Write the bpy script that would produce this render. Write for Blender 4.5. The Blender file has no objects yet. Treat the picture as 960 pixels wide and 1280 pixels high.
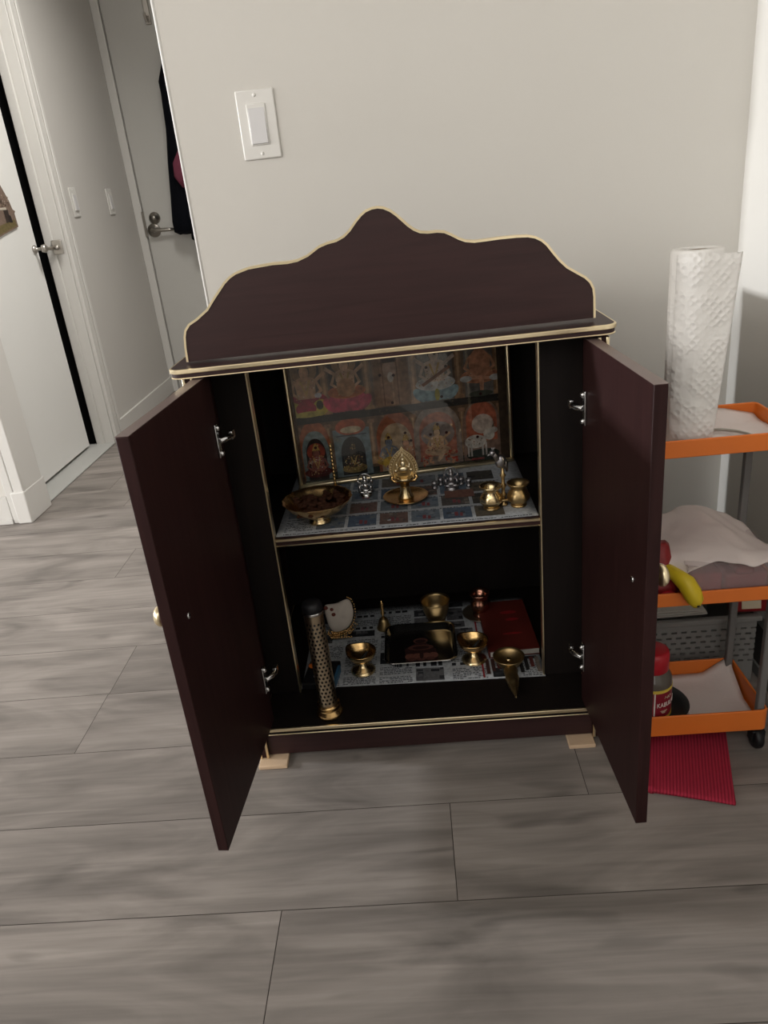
import bpy, math, random
from mathutils import Vector, Matrix, noise as mnoise
PI = math.pi
SC = bpy.context.scene
COL = SC.collection
rnd = random.Random(7)

# ------------------------------------------------------------------ materials
MATS = {}
def new_mat(name):
    m = bpy.data.materials.new(name); m.use_nodes = True
    nt = m.node_tree
    b = nt.nodes['Principled BSDF']
    MATS[name] = m
    return m, nt, b
def s2l(c):
    return tuple(((v/255.0)/12.92 if v/255.0 <= .04045 else ((v/255.0+.055)/1.055)**2.4) for v in c)
def plain(name, col, rough=.5, metal=0, spec=.5, noise=0.0, nscale=40, bump=0.0, bscale=200, coat=0, trans=0, alpha=1, ior=1.45):
    m, nt, b = new_mat(name)
    b.inputs['Base Color'].default_value = (*col, 1)
    b.inputs['Roughness'].default_value = rough
    b.inputs['Metallic'].default_value = metal
    b.inputs['Specular IOR Level'].default_value = spec
    b.inputs['IOR'].default_value = ior
    if coat: b.inputs['Coat Weight'].default_value = coat; b.inputs['Coat Roughness'].default_value = .15
    if trans: b.inputs['Transmission Weight'].default_value = trans
    if alpha < 1: b.inputs['Alpha'].default_value = alpha
    tc = nt.nodes.new('ShaderNodeTexCoord')
    if noise:
        n = nt.nodes.new('ShaderNodeTexNoise'); n.inputs['Scale'].default_value = nscale; n.inputs['Detail'].default_value = 4
        nt.links.new(tc.outputs['Object'], n.inputs['Vector'])
        mx = nt.nodes.new('ShaderNodeMix'); mx.data_type = 'RGBA'
        mx.inputs['A'].default_value = (*[v*(1-noise) for v in col], 1)
        mx.inputs['B'].default_value = (*[min(1, v*(1+noise)) for v in col], 1)
        nt.links.new(n.outputs['Fac'], mx.inputs['Factor'])
        nt.links.new(mx.outputs['Result'], b.inputs['Base Color'])
    if bump:
        n2 = nt.nodes.new('ShaderNodeTexNoise'); n2.inputs['Scale'].default_value = bscale; n2.inputs['Detail'].default_value = 3
        nt.links.new(tc.outputs['Object'], n2.inputs['Vector'])
        bp = nt.nodes.new('ShaderNodeBump'); bp.inputs['Strength'].default_value = bump; bp.inputs['Distance'].default_value = .002
        nt.links.new(n2.outputs['Fac'], bp.inputs['Height'])
        nt.links.new(bp.outputs['Normal'], b.inputs['Normal'])
    return m

plain('closet_shade', (.006, .006, .006), .9, spec=.05)  # near black stands in for the shade inside the closet
plain('wall_paint', (.60, .58, .54), .85, spec=.2, noise=.02, nscale=3, bump=.06, bscale=350)
plain('hall_paint', (.56, .54, .51), .85, spec=.2, noise=.02, nscale=3, bump=.05, bscale=350)
plain('white_trim', (.62, .605, .575), .45, spec=.4, noise=.01, nscale=8)
plain('entry_white_shaded', (.52, .51, .48), .5, spec=.3, noise=.015, nscale=6)  # white door colour darkened to carry the hall's shade
plain('door_white', (.72, .715, .69), .5, spec=.35, noise=.015, nscale=6)
plain('plate_white', (.66, .645, .61), .35, spec=.5)
plain('rocker_white', (.58, .57, .57), .3, spec=.5)
plain('gold', (.92, .78, .52), .28, metal=1, noise=.08, nscale=30)
plain('brass', (.70, .46, .20), .26, metal=1, noise=.18, nscale=60, bump=.08, bscale=120)
plain('brass_pale', (.80, .63, .36), .26, metal=1, noise=.15, nscale=60)
plain('brass_dull', (.46, .33, .16), .38, metal=1, noise=.25, nscale=50)
plain('copper', (.55, .27, .19), .25, metal=1, noise=.2, nscale=60)
plain('silver', (.62, .62, .62), .2, metal=1, noise=.1, nscale=80)
plain('silver_dull', (.36, .35, .36), .4, metal=1, noise=.25, nscale=120)
plain('tower_metal', (.50, .41, .29), .3, metal=1, noise=.2, nscale=60)
plain('steel', (.62, .61, .59), .16, metal=1)
plain('nickel_dark', (.36, .335, .30), .32, metal=1)
plain('nickel', (.50, .47, .43), .3, metal=1)
plain('antique_brass', (.30, .25, .18), .32, metal=.9, noise=.15, nscale=80)
plain('orange_plastic', (.72, .175, .025), .45, spec=.4, noise=.05, nscale=30)
plain('grey_post', (.16, .155, .15), .4, spec=.4, noise=.05)
plain('grey_basket', (.21, .205, .195), .6, spec=.3, noise=.05)
plain('grey_panel', (.17, .168, .16), .5, spec=.3, noise=.05)
plain('panel_dark', (.06, .058, .055), .6, spec=.3)
plain('black_plastic', (.008, .008, .009), .4, spec=.4)
plain('pan_black', (.012, .012, .012), .35, spec=.5)
plain('paper_white', (.68, .60, .57), .9, spec=.1, noise=.03, nscale=25, bump=.25, bscale=160)
plain('cardboard', (.22, .16, .11), .9, spec=.1)
plain('wood_block', (.55, .40, .27), .7, spec=.2, noise=.1, nscale=60)
plain('cloth_black', (.004, .0045, .007), .95, spec=.1, noise=.2, nscale=30)
plain('cloth_pink', (.17, .045, .07), .9, spec=.1)
plain('shell_white', (.56, .50, .44), .75, spec=.3, noise=.1, nscale=40)
plain('bead_brown', (.12, .02, .01), .5)
plain('dried', (.055, .022, .012), .9, spec=.2, noise=.6, nscale=120)
plain('yellow', (.62, .46, .02), .4, spec=.4, noise=.08, nscale=60)
plain('yellow_dull', (.30, .22, .03), .6, spec=.3)
plain('jar_lid', (.42, .012, .022), .4, spec=.5)
plain('jar_body', (.10, .085, .07), .15, spec=.6)
plain('label_red', (.20, .006, .018), .45)
plain('label_yellow', (.60, .45, .06), .45)
plain('label_white', (.68, .62, .58), .5)
plain('packet_red', (.22, .012, .014), .35, spec=.5, noise=.5, nscale=70)
plain('packet_cream', (.55, .47, .34), .6)
plain('book_red', (.085, .010, .006), .55, noise=.25, nscale=25)
plain('page', (.42, .40, .36), .8, noise=.1, nscale=200)
plain('packet_dark', (.006, .006, .008), .5)
plain('packet_blue', (.035, .12, .22), .5)
plain('red_content', (.20, .015, .02), .6, noise=.5, nscale=50)
plain('threshold', (.42, .42, .40), .5)
plain('dark_frame', (.05, .02, .015), .5)
plain('clear_plastic', (.55, .44, .44), .15, spec=.5, alpha=.22)

# glass over the picture
m, nt, b = new_mat('picture_glass')
tr = nt.nodes.new('ShaderNodeBsdfTransparent'); gl = nt.nodes.new('ShaderNodeBsdfGlossy'); gl.inputs['Roughness'].default_value = .03
fr = nt.nodes.new('ShaderNodeFresnel'); fr.inputs['IOR'].default_value = 1.5
mx = nt.nodes.new('ShaderNodeMixShader')
nt.links.new(fr.outputs[0], mx.inputs[0]); nt.links.new(tr.outputs[0], mx.inputs[1]); nt.links.new(gl.outputs[0], mx.inputs[2])
nt.links.new(mx.outputs[0], nt.nodes['Material Output'].inputs['Surface'])

# printed matter: colour taken from the mesh's own print colours
for nm, rough in (('printed', .8), ('printed_gloss', .45)):
    m, nt, b = new_mat(nm)
    at = nt.nodes.new('ShaderNodeAttribute'); at.attribute_name = 'Print'
    tc = nt.nodes.new('ShaderNodeTexCoord')
    n = nt.nodes.new('ShaderNodeTexNoise'); n.inputs['Scale'].default_value = 180 if nm == 'printed' else 90; n.inputs['Detail'].default_value = 5
    nt.links.new(tc.outputs['Object'], n.inputs['Vector'])
    mr = nt.nodes.new('ShaderNodeMapRange'); mr.inputs['From Min'].default_value = .3; mr.inputs['From Max'].default_value = .7
    mr.inputs['To Min'].default_value = .72 if nm == 'printed' else .55; mr.inputs['To Max'].default_value = 1.12 if nm == 'printed' else 1.3
    nt.links.new(n.outputs['Fac'], mr.inputs['Value'])
    mu = nt.nodes.new('ShaderNodeMix'); mu.data_type = 'RGBA'; mu.blend_type = 'MULTIPLY'; mu.inputs['Factor'].default_value = 1
    nt.links.new(at.outputs['Color'], mu.inputs['A']); nt.links.new(mr.outputs['Result'], mu.inputs['B'])
    nt.links.new(mu.outputs['Result'], b.inputs['Base Color'])
    b.inputs['Roughness'].default_value = rough; b.inputs['Specular IOR Level'].default_value = .25

# dark mahogany laminate
def wood(name, c0, c1, rough, axis, spec=.35):
    m, nt, b = new_mat(name)
    tc = nt.nodes.new('ShaderNodeTexCoord'); mp = nt.nodes.new('ShaderNodeMapping')
    mp.inputs['Scale'].default_value = (4, 60, 60) if axis == 'x' else (60, 60, 4)
    nt.links.new(tc.outputs['Object'], mp.inputs['Vector'])
    n = nt.nodes.new('ShaderNodeTexNoise'); n.inputs['Scale'].default_value = 1.6; n.inputs['Detail'].default_value = 7; n.inputs['Distortion'].default_value = .8
    nt.links.new(mp.outputs[0], n.inputs['Vector'])
    r = nt.nodes.new('ShaderNodeValToRGB')
    r.color_ramp.elements[0].position = .3; r.color_ramp.elements[0].color = (*c0, 1)
    r.color_ramp.elements[1].position = .75; r.color_ramp.elements[1].color = (*c1, 1)
    nt.links.new(n.outputs['Fac'], r.inputs[0]); nt.links.new(r.outputs[0], b.inputs['Base Color'])
    b.inputs['Roughness'].default_value = rough; b.inputs['Specular IOR Level'].default_value = spec
    return m
wood('mahogany', (.024, .010, .010), (.037, .0155, .015), .42, 'x', .3)
wood('mahogany_v', (.019, .0068, .0066), (.030, .0115, .011), .5, 'z', .14)
plain('lit_top_edge', (.150, .105, .095), .3, spec=.5, noise=.08, nscale=60)  # door tops: light from above painted in as a paler colour
wood('shaded_inner_wood', (.006, .004, .0035), (.010, .0065, .0055), .6, 'z', .2)  # mahogany darkened, the cabinet's inner shade put into the colour

# floor laminate: planks are mesh quads with a random shade each ('Print' = seed)
m, nt, b = new_mat('floor_laminate')
N = nt.nodes.new; L = nt.links.new
at = N('ShaderNodeAttribute'); at.attribute_name = 'Print'
sep = N('ShaderNodeSeparateColor'); L(at.outputs['Color'], sep.inputs[0])
tc = N('ShaderNodeTexCoord')
cmb = N('ShaderNodeCombineXYZ')
mlt = N('ShaderNodeMath'); mlt.operation = 'MULTIPLY'; mlt.inputs[1].default_value = 37.0; L(sep.outputs[1], mlt.inputs[0])
L(mlt.outputs[0], cmb.inputs[0]); L(mlt.outputs[0], cmb.inputs[2])
add = N('ShaderNodeVectorMath'); add.operation = 'ADD'; L(tc.outputs['Object'], add.inputs[0]); L(cmb.outputs[0], add.inputs[1])
def fl_noise(scale_vec, sc, det, dist):
    mp = N('ShaderNodeMapping'); mp.inputs['Scale'].default_value = scale_vec; L(add.outputs[0], mp.inputs['Vector'])
    n = N('ShaderNodeTexNoise'); n.inputs['Scale'].default_value = sc; n.inputs['Detail'].default_value = det; n.inputs['Distortion'].default_value = dist
    L(mp.outputs[0], n.inputs['Vector']); return n
n1 = fl_noise((1.5, 5.5, 1), 1.6, 5, 1.4)      # cloudy patches
n2 = fl_noise((3.2, 70, 1), 1.0, 6, 1.1)     # fine grain
n3 = fl_noise((2.2, 8, 1), 2.0, 2, .6)       # knots
r1 = N('ShaderNodeValToRGB')
r1.color_ramp.elements[0].position = .28; r1.color_ramp.elements[0].color = (.150, .133, .120, 1)
r1.color_ramp.elements[1].position = .66; r1.color_ramp.elements[1].color = (.290, .258, .234, 1)
L(n1.outputs['Fac'], r1.inputs[0])
r2 = N('ShaderNodeMapRange'); r2.inputs['From Min'].default_value = .3; r2.inputs['From Max'].default_value = .7; r2.inputs['To Min'].default_value = .84; r2.inputs['To Max'].default_value = 1.10
L(n2.outputs['Fac'], r2.inputs['Value'])
r3 = N('ShaderNodeMapRange'); r3.inputs['From Min'].default_value = .60; r3.inputs['From Max'].default_value = .78; r3.inputs['To Min'].default_value = 1.0; r3.inputs['To Max'].default_value = .5
L(n3.outputs['Fac'], r3.inputs['Value'])
r4 = N('ShaderNodeMapRange'); r4.inputs['To Min'].default_value = .94; r4.inputs['To Max'].default_value = 1.06; L(sep.outputs[0], r4.inputs['Value'])
m1 = N('ShaderNodeMath'); m1.operation = 'MULTIPLY'; L(r2.outputs[0], m1.inputs[0]); L(r3.outputs[0], m1.inputs[1])
m2 = N('ShaderNodeMath'); m2.operation = 'MULTIPLY'; L(m1.outputs[0], m2.inputs[0]); L(r4.outputs[0], m2.inputs[1])
mu = N('ShaderNodeMix'); mu.data_type = 'RGBA'; mu.blend_type = 'MULTIPLY'; mu.inputs['Factor'].default_value = 1
L(r1.outputs[0], mu.inputs['A']); L(m2.outputs[0], mu.inputs['B']); L(mu.outputs['Result'], b.inputs['Base Color'])
b.inputs['Roughness'].default_value = .5; b.inputs['Specular IOR Level'].default_value = .3
bp = N('ShaderNodeBump'); bp.inputs['Strength'].default_value = .12; bp.inputs['Distance'].default_value = .002
L(n2.outputs['Fac'], bp.inputs['Height']); L(bp.outputs[0], b.inputs['Normal'])
plain('floor_seam', (.075, .065, .058), .8, spec=.1)

# paper towel with embossed diamonds and dots
m, nt, b = new_mat('paper_towel')
N = nt.nodes.new; L = nt.links.new
b.inputs['Base Color'].default_value = (.72, .70, .67, 1); b.inputs['Roughness'].default_value = .95; b.inputs['Specular IOR Level'].default_value = .1
tc = N('ShaderNodeTexCoord'); mp = N('ShaderNodeMapping'); mp.inputs['Rotation'].default_value = (0, PI/4, 0); L(tc.outputs['Object'], mp.inputs['Vector'])
v = N('ShaderNodeTexVoronoi'); v.inputs['Scale'].default_value = 115; v.inputs['Randomness'].default_value = .25; L(mp.outputs[0], v.inputs['Vector'])
w1 = N('ShaderNodeTexNoise'); w1.inputs['Scale'].default_value = 38; w1.inputs['Detail'].default_value = 1
L(tc.outputs['Object'], w1.inputs['Vector'])
mr = N('ShaderNodeMapRange'); mr.inputs['From Max'].default_value = .55; L(v.outputs['Distance'], mr.inputs['Value'])
mm = N('ShaderNodeMath'); mm.operation = 'MULTIPLY'; L(mr.outputs[0], mm.inputs[0])
mk = N('ShaderNodeMapRange'); mk.inputs['From Min'].default_value = .38; mk.inputs['From Max'].default_value = .58; L(w1.outputs['Fac'], mk.inputs['Value']); L(mk.outputs[0], mm.inputs[1])
bp = N('ShaderNodeBump'); bp.inputs['Strength'].default_value = .55; bp.inputs['Distance'].default_value = .003; L(mm.outputs[0], bp.inputs['Height']); L(bp.outputs[0], b.inputs['Normal'])

# ribbed red cloth
m, nt, b = new_mat('red_cloth')
N = nt.nodes.new; L = nt.links.new
b.inputs['Roughness'].default_value = .9; b.inputs['Specular IOR Level'].default_value = .15
tc = N('ShaderNodeTexCoord'); mp = N('ShaderNodeMapping'); mp.inputs['Rotation'].default_value = (0, 0, math.radians(17)); L(tc.outputs['Object'], mp.inputs['Vector'])
w = N('ShaderNodeTexWave'); w.wave_type = 'BANDS'; w.bands_direction = 'X'; w.inputs['Scale'].default_value = 62; w.inputs['Distortion'].default_value = .3; L(mp.outputs[0], w.inputs['Vector'])
rr = N('ShaderNodeValToRGB'); rr.color_ramp.elements[0].color = (.25, .016, .035, 1); rr.color_ramp.elements[1].color = (.42, .03, .06, 1); L(w.outputs['Fac'], rr.inputs[0]); L(rr.outputs[0], b.inputs['Base Color'])
bp = N('ShaderNodeBump'); bp.inputs['Strength'].default_value = .6; bp.inputs['Distance'].default_value = .002; L(w.outputs['Fac'], bp.inputs['Height']); L(bp.outputs[0], b.inputs['Normal'])

# ------------------------------------------------------------------ mesh builder
class MB:
    def __init__(s): s.v = []; s.f = []; s.c = []; s.sm = []; s.mi = []
    def add(s, vs, fs, col=None, smooth=False, mi=0, M=None):
        k = len(s.v)
        for p in vs:
            p = Vector(p); s.v.append(M @ p if M is not None else p)
        for f in fs:
            s.f.append([i+k for i in f]); s.c.append(col); s.sm.append(smooth); s.mi.append(mi)
        return s
    def box(s, x0, x1, y0, y1, z0, z1, col=None, mi=0, M=None):
        vs = [(x, y, z) for z in (z0, z1) for y in (y0, y1) for x in (x0, x1)]
        return s.add(vs, [(0, 2, 3, 1), (4, 5, 7, 6), (0, 1, 5, 4), (2, 6, 7, 3), (0, 4, 6, 2), (1, 3, 7, 5)], col, False, mi, M)
    def poly(s, pts, col=None, mi=0, M=None): return s.add(pts, [tuple(range(len(pts)))], col, False, mi, M)
    def lathe(s, prof, cx=0, cy=0, z0=0, n=40, M=None, mi=0, col=None, rfun=None):
        vs = []; fs = []
        for j, (r, z) in enumerate(prof):
            for i in range(n):
                a = 2*PI*i/n; rr = r*(rfun(a, j) if rfun else 1)
                vs.append((cx+rr*math.cos(a), cy+rr*math.sin(a), z0+z))
        for j in range(len(prof)-1):
            for i in range(n):
                a, b2 = j*n+i, j*n+(i+1) % n
                fs.append((a, b2, b2+n, a+n))
        if prof[0][0] > 1e-5: fs.append(tuple(reversed(range(n))))
        if prof[-1][0] > 1e-5: fs.append(tuple(range((len(prof)-1)*n, len(prof)*n)))
        return s.add(vs, fs, col, True, mi, M)
    def tube(s, path, r, n=10, col=None, mi=0, M=None):
        P = [Vector(p) for p in path]; vs = []; fs = []
        up = None
        for i, p in enumerate(P):
            d = (P[min(i+1, len(P)-1)]-P[max(i-1, 0)]).normalized()
            if up is None: up = Vector((0, 0, 1)) if abs(d.z) < .9 else Vector((1, 0, 0))
            a = d.cross(up).normalized(); b2 = d.cross(a).normalized(); up = -b2 if abs(d.dot(up)) < .99 else up
            up = a.cross(d)
            ri = r[i] if isinstance(r, (list, tuple)) else r
            for k in range(n):
                t = 2*PI*k/n; vs.append(p+(a*math.cos(t)+b2*math.sin(t))*ri)
        for i in range(len(P)-1):
            for k in range(n):
                q = i*n+k; w = i*n+(k+1) % n; fs.append((q, w, w+n, q+n))
        fs.append(tuple(reversed(range(n)))); fs.append(tuple(range((len(P)-1)*n, len(P)*n)))
        return s.add(vs, fs, col, True, mi, M)
    def prism(s, pts, y0, y1, col=None, M=None, mi=0):       # outline in x,z extruded along y
        n = len(pts)
        vs = [(x, y0, z) for x, z in pts]+[(x, y1, z) for x, z in pts]
        fs = [tuple(range(n)), tuple(reversed(range(n, 2*n)))]+[(i, i+n, (i+1) % n+n, (i+1) % n) for i in range(n)]
        return s.add(vs, fs, col, False, mi, M)
    def prismz(s, pts, z0, z1, col=None, M=None, mi=0):      # outline in x,y extruded along z
        n = len(pts)
        vs = [(x, y, z0) for x, y in pts]+[(x, y, z1) for x, y in pts]
        fs = [tuple(reversed(range(n))), tuple(range(n, 2*n))]+[(i, (i+1) % n, (i+1) % n+n, i+n) for i in range(n)]
        return s.add(vs, fs, col, False, mi, M)
    def ball(s, c, r, n=12, sx=1, sy=1, sz=1, col=None, mi=0, M=None):
        prof = [(r*math.sin(PI*j/n), -r*math.cos(PI*j/n)) for j in range(n+1)]
        vs = []; fs = []
        base = MB(); base.lathe([(max(a, 0), z) for a, z in prof], n=n*2)
        return s.add([(c[0]+p.x*sx, c[1]+p.y*sy, c[2]+p.z*sz) for p in base.v], base.f, col, True, mi, M)

def root_loc(p):
    while p is not None and p.parent is not None: p = p.parent
    return p.location.copy() if p is not None else Vector((0, 0, 0))
def obj(name, mb, mat, parent=None, bevel=0, origin=None, seg=2, auto=None, kind=None, label=None, recalc=True):
    me = bpy.data.meshes.new(name)
    off = root_loc(parent) if parent is not None else Vector(origin or (0, 0, 0))
    me.from_pydata([v-off for v in mb.v], [], mb.f)
    mats = mat if isinstance(mat, (list, tuple)) else [mat]
    for mm_ in mats: me.materials.append(MATS[mm_])
    for p, sm, mi in zip(me.polygons, mb.sm, mb.mi): p.use_smooth = sm; p.material_index = mi
    if any(c is not None for c in mb.c):
        ca = me.color_attributes.new('Print', 'FLOAT_COLOR', 'CORNER')
        for p, c in zip(me.polygons, mb.c):
            c = c or (.5, .5, .5)
            for li in p.loop_indices: ca.data[li].color = (*c, 1)
    me.validate(); me.update()
    if recalc:
        import bmesh
        bm = bmesh.new(); bm.from_mesh(me); bmesh.ops.recalc_face_normals(bm, faces=bm.faces); bm.to_mesh(me); bm.free()
    if auto is not None:
        for p in me.polygons: p.use_smooth = True
        me.set_sharp_from_angle(angle=math.radians(auto))
    o = bpy.data.objects.new(name, me); COL.objects.link(o)
    if parent is not None: o.parent = parent
    else: o.location = off
    if bevel:
        bv = o.modifiers.new('bevel', 'BEVEL'); bv.width = bevel; bv.segments = seg; bv.limit_method = 'ANGLE'; bv.angle_limit = math.radians(40)
        if auto is None:
            for p in me.polygons: p.use_smooth = True
            me.set_sharp_from_angle(angle=math.radians(30))
    if kind: o['kind'] = kind
    if label: o['label'] = label
    return o
def tag(o, label, cat, group=None):
    o['label'] = label; o['category'] = cat
    if group: o['group'] = group
    return o
def thing(name, label, cat, loc, group=None):
    o = bpy.data.objects.new(name, None); COL.objects.link(o); o.location = loc; o.empty_display_size = .02
    return tag(o, label, cat, group)
def struct(name, mb, mat, parent=None, bevel=0, origin=None):
    return obj(name, mb, mat, parent, bevel, origin, kind='structure')
def copy_tree(o, parent=None):
    c = o.copy(); COL.objects.link(c)
    if parent is not None: c.parent = parent
    for ch in list(o.children): copy_tree(ch, c)
    return c
def arc(cx, cy, r, a0, a1, n):
    return [(cx+r*math.cos(a0+(a1-a0)*i/n), cy+r*math.sin(a0+(a1-a0)*i/n)) for i in range(n+1)]
def ell(cx, cy, rx, ry, n=18, rot=0):
    c, s_ = math.cos(rot), math.sin(rot); o = []
    for i in range(n):
        a = 2*PI*i/n; x, y = rx*math.cos(a), ry*math.sin(a); o.append((cx+c*x-s_*y, cy+s_*x+c*y))
    return o

# ------------------------------------------------------------------ the setting
# floor: laminate planks running along x
mb = MB(); mb.box(-6, 1.3, -5, 3.2, -.03, -.0012, mi=1, col=(.5, .5, .5))
PW, PL = .185, 1.22
known = {-5: .027, -4: .28, -3: .506, -2: -.428+1.22*0, -1: .35, 0: -.20, 1: -.05, 2: -.612, 5: -.777}
known[-2] = -.43+1.22; known[-1] = -.428; known[-3] = .506
ry = random.Random(3)
for k in range(-26, 17):
    y0 = -.041+PW*k; y1 = y0+PW
    if y0 > 3.1: continue
    off = known.get(k, ry.uniform(0, PL)); n0 = math.floor((-6-off)/PL)
    x = off+n0*PL
    while x < 1.3:
        a, b2 = max(x, -6), min(x+PL, 1.3)
        if b2-a > .02:
            g = .0006
            c = (ry.random(), ry.random(), 0)
            mb.add([(a+g, y0+g, 0), (b2-g, y0+g, 0), (b2-g, y1-g, 0), (a+g, y1-g, 0)], [(0, 1, 2, 3)], c)
        x += PL
struct('floor', mb, ['floor_laminate', 'floor_seam'])

H = 2.6
struct('wall_back', MB().box(-.12, 1.05, 0, .12, 0, H), 'wall_paint', bevel=.003)
struct('wall_hall_right', MB().box(-.12, 0, .12, 2.62, 0, H), 'hall_paint')
struct('wall_added_shade', MB().box(-.55, .50, -1.90, -1.78, 0, 1.05), 'wall_paint')  # added low wall behind the camera, unseen, shades floor and cabinet interior
struct('wall_right', MB().box(.92, 1.05, -4.2, 0, 0, H), 'wall_paint')
# metal corner bead that catches the light at the wall's left end
mb = MB(); mb.tube([(-.1185, .0015, 0), (-.1185, .0015, H)], .0032, 10); struct('trim_corner_bead', mb, 'white_trim')

XW = -1.085                                          # face of the hall's left wall
struct('wall_left', MB().box(-6, -1.105, .815, .93, 0, H), 'wall_paint')
struct('wall_hall_left', MB().box(-2.4, XW, 1.71, 2.75, 0, H), 'hall_paint')
struct('wall_hall_end', MB().box(-1.085, .05, 2.62, 2.75, 0, H), 'hall_paint')
struct('wall_closet', MB().box(-2.4, -2.3, .93, 1.71, 0, H), 'closet_shade')
struct('ceiling', MB().box(-6, 1.05, -2.2, 2.75, H, H+.05), 'wall_paint')
# casing round the near end of the closet opening, wrapped round the wall's corner
mb = MB(); mb.box(-1.105, -1.068, .803, .945, 0, 2.2); mb.box(-1.135, -1.105, .803, .815, 0, 2.2)
struct('trim_near_casing', mb, 'white_trim', bevel=.004)
mb = MB(); mb.box(-1.115, -1.066, .796, .955, 0, .115); struct('trim_plinth_block', mb, 'white_trim', bevel=.004)
mb = MB(); mb.box(-6, -1.135, .803, .815, 0, .10); mb.box(-6, -1.135, .798, .803, 0, .018)
struct('baseboard_left', mb, 'white_trim', bevel=.003)
# far jamb with its stop and casing
struct('trim_gap_shade', MB().box(-1.60, -1.171, 1.680, 1.7095, .008, 2.2), 'closet_shade')  # panel coloured near black for the shade in the door gap
mb = MB(); mb.box(-1.170, XW, 1.672, 1.71, 0, 2.2); mb.box(-1.165, -1.128, 1.660, 1.672, 0, 2.2)
struct('trim_far_jamb', mb, 'white_trim', bevel=.003)
mb = MB(); mb.box(XW, -1.068, 1.672, 1.735, 0, 2.2); mb.box(-1.068, -1.062, 1.712, 1.735, 0, 2.2)
struct('trim_far_casing', mb, 'white_trim', bevel=.003)
mb = MB(); mb.box(-1.30, -1.085, .945, 1.672, 0, .007); struct('trim_threshold', mb, 'threshold', bevel=.003)
mb = MB(); mb.box(XW, -1.073, 1.735, 2.60, 0, .085); struct('baseboard_hall_left', mb, 'white_trim', bevel=.003)
mb = MB(); mb.box(.908, .92, -4.2, -.012, 0, .085); struct('baseboard_right', mb, 'white_trim', bevel=.003)
mb = MB(); mb.box(-.118, .92, -.012, 0, 0, .085); struct('baseboard_back', mb, 'white_trim', bevel=.003)

# closet door, standing a little off its jamb
d1 = struct('door_1', MB().box(-1.215, -1.178, .95, 1.618, .018, 2.15), 'door_white', bevel=.002)
# swing bar guard across the gap
mb = MB(); mb.lathe([(0, 0), (.016, 0), (.017, .004), (.012, .01), (.006, .012), (.006, .03), (.014, .034), (.017, .045), (.012, .052), (0, .053)], n=20,
                    M=Matrix.Translation((-1.178, 1.585, .845)) @ Matrix.Rotation(PI/2, 4, 'Y'))
mb.tube([(-1.14, 1.585, .845), (-1.135, 1.625, .842), (-1.122, 1.655, .842)], .0075, 10)
obj('guard_bar', mb, 'nickel', d1)
mb = MB(); mb.box(-1.134, -1.092, 1.652, 1.6601, .815, .87); mb.ball((-1.112, 1.648, .842), .010, 8)
obj('guard_plate', mb, 'nickel', d1, bevel=.003)

# entry door at the end of the hall
mb = MB(); mb.box(-1.085, -1.045, 2.598, 2.62, 0, 2.2); struct('trim_entry_casing', mb, 'white_trim', bevel=.003)
d2 = struct('door_2', MB().box(-1.038, -.14, 2.604, 2.62, .008, 2.2), 'entry_white_shaded', bevel=.002)
RX = Matrix.Rotation(PI/2, 4, 'X')
def front(x, y, z): return Matrix.Translation((x, y, z)) @ RX    # lathe axis now points towards -y
mb = MB(); mb.lathe([(.034, 0), (.034, .004), (.031, .009), (.012, .011), (.012, .045), (0, .046)], n=28, M=front(-1.000, 2.604, .846))
mb.tube([(-1.000, 2.566, .846), (-.975, 2.563, .846), (-.915, 2.565, .844), (-.888, 2.568, .842)], [.010, .010, .009, .007], 12)
obj('door_handle', mb, 'nickel_dark', d2)
mb = MB(); mb.lathe([(.029, 0), (.029, .005), (.024, .014), (.012, .018), (.011, .026), (0, .027)], n=28, M=front(-.985, 2.604, .905))
obj('deadbolt', mb, 'nickel_dark', d2)
mb = MB(); mb.box(-1.047, -1.036, 2.592, 2.6, .82, .94); obj('strike_plate', mb, 'nickel_dark', d2)
mb = MB(); mb.box(-.838, -.812, 2.594, 2.604, 1.74, 1.86); mb.tube([(-.825, 2.594, 1.77), (-.825, 2.565, 1.75), (-.825, 2.55, 1.78)], .007, 10)
obj('coat_hook', mb, 'nickel', d2, bevel=.003)

# black jacket hanging on the entry door
tj = thing('jacket', 'black jacket with a pink lining hanging on the far white entry door', 'jacket', (-.72, 2.55, .80))
def loft(mb, rows, n=28, seed=0, amp=.006):
    vs = []; fs = []
    for j, (z, xl, xr, yc, d) in enumerate(rows):
        for i in range(n):
            a = 2*PI*i/n; cx = (xl+xr)/2; rx = (xr-xl)/2
            f = 1+.10*math.sin(7*a+seed+.6*j)
            nz = mnoise.noise(Vector((math.cos(a)*2+seed, math.sin(a)*2, z*9)))*amp
            vs.append((cx+rx*math.copysign(abs(math.cos(a))**.8, math.cos(a))+nz, yc+d*math.sin(a)*f+nz, z+nz))
    for j in range(len(rows)-1):
        for i in range(n):
            a, b2 = j*n+i, j*n+(i+1) % n; fs.append((a, b2, b2+n, a+n))
    fs.append(tuple(reversed(range(n)))); fs.append(tuple(range((len(rows)-1)*n, len(rows)*n)))
    mb.add(vs, fs, None, True)
mb = MB()
loft(mb, [(0.815, -0.849, -0.664, 2.535, .03), (0.83, -0.875, -0.652, 2.53, .045), (0.88, -0.876, -0.638, 2.53, .05), (1.0, -0.860, -0.608, 2.53, .052), (1.15, -0.841, -0.556, 2.53, .055), (1.3, -0.818, -0.503, 2.53, .055),
          (1.42, -0.815, -0.475, 2.53, .055), (1.5, -0.808, -0.465, 2.53, .052), (1.6, -0.775, -0.475, 2.535, .045), (1.68, -0.735, -0.515, 2.54, .035), (1.73, -0.695, -0.575, 2.55, .02)], seed=1)
obj('body', mb, 'cloth_black', tj)
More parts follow.
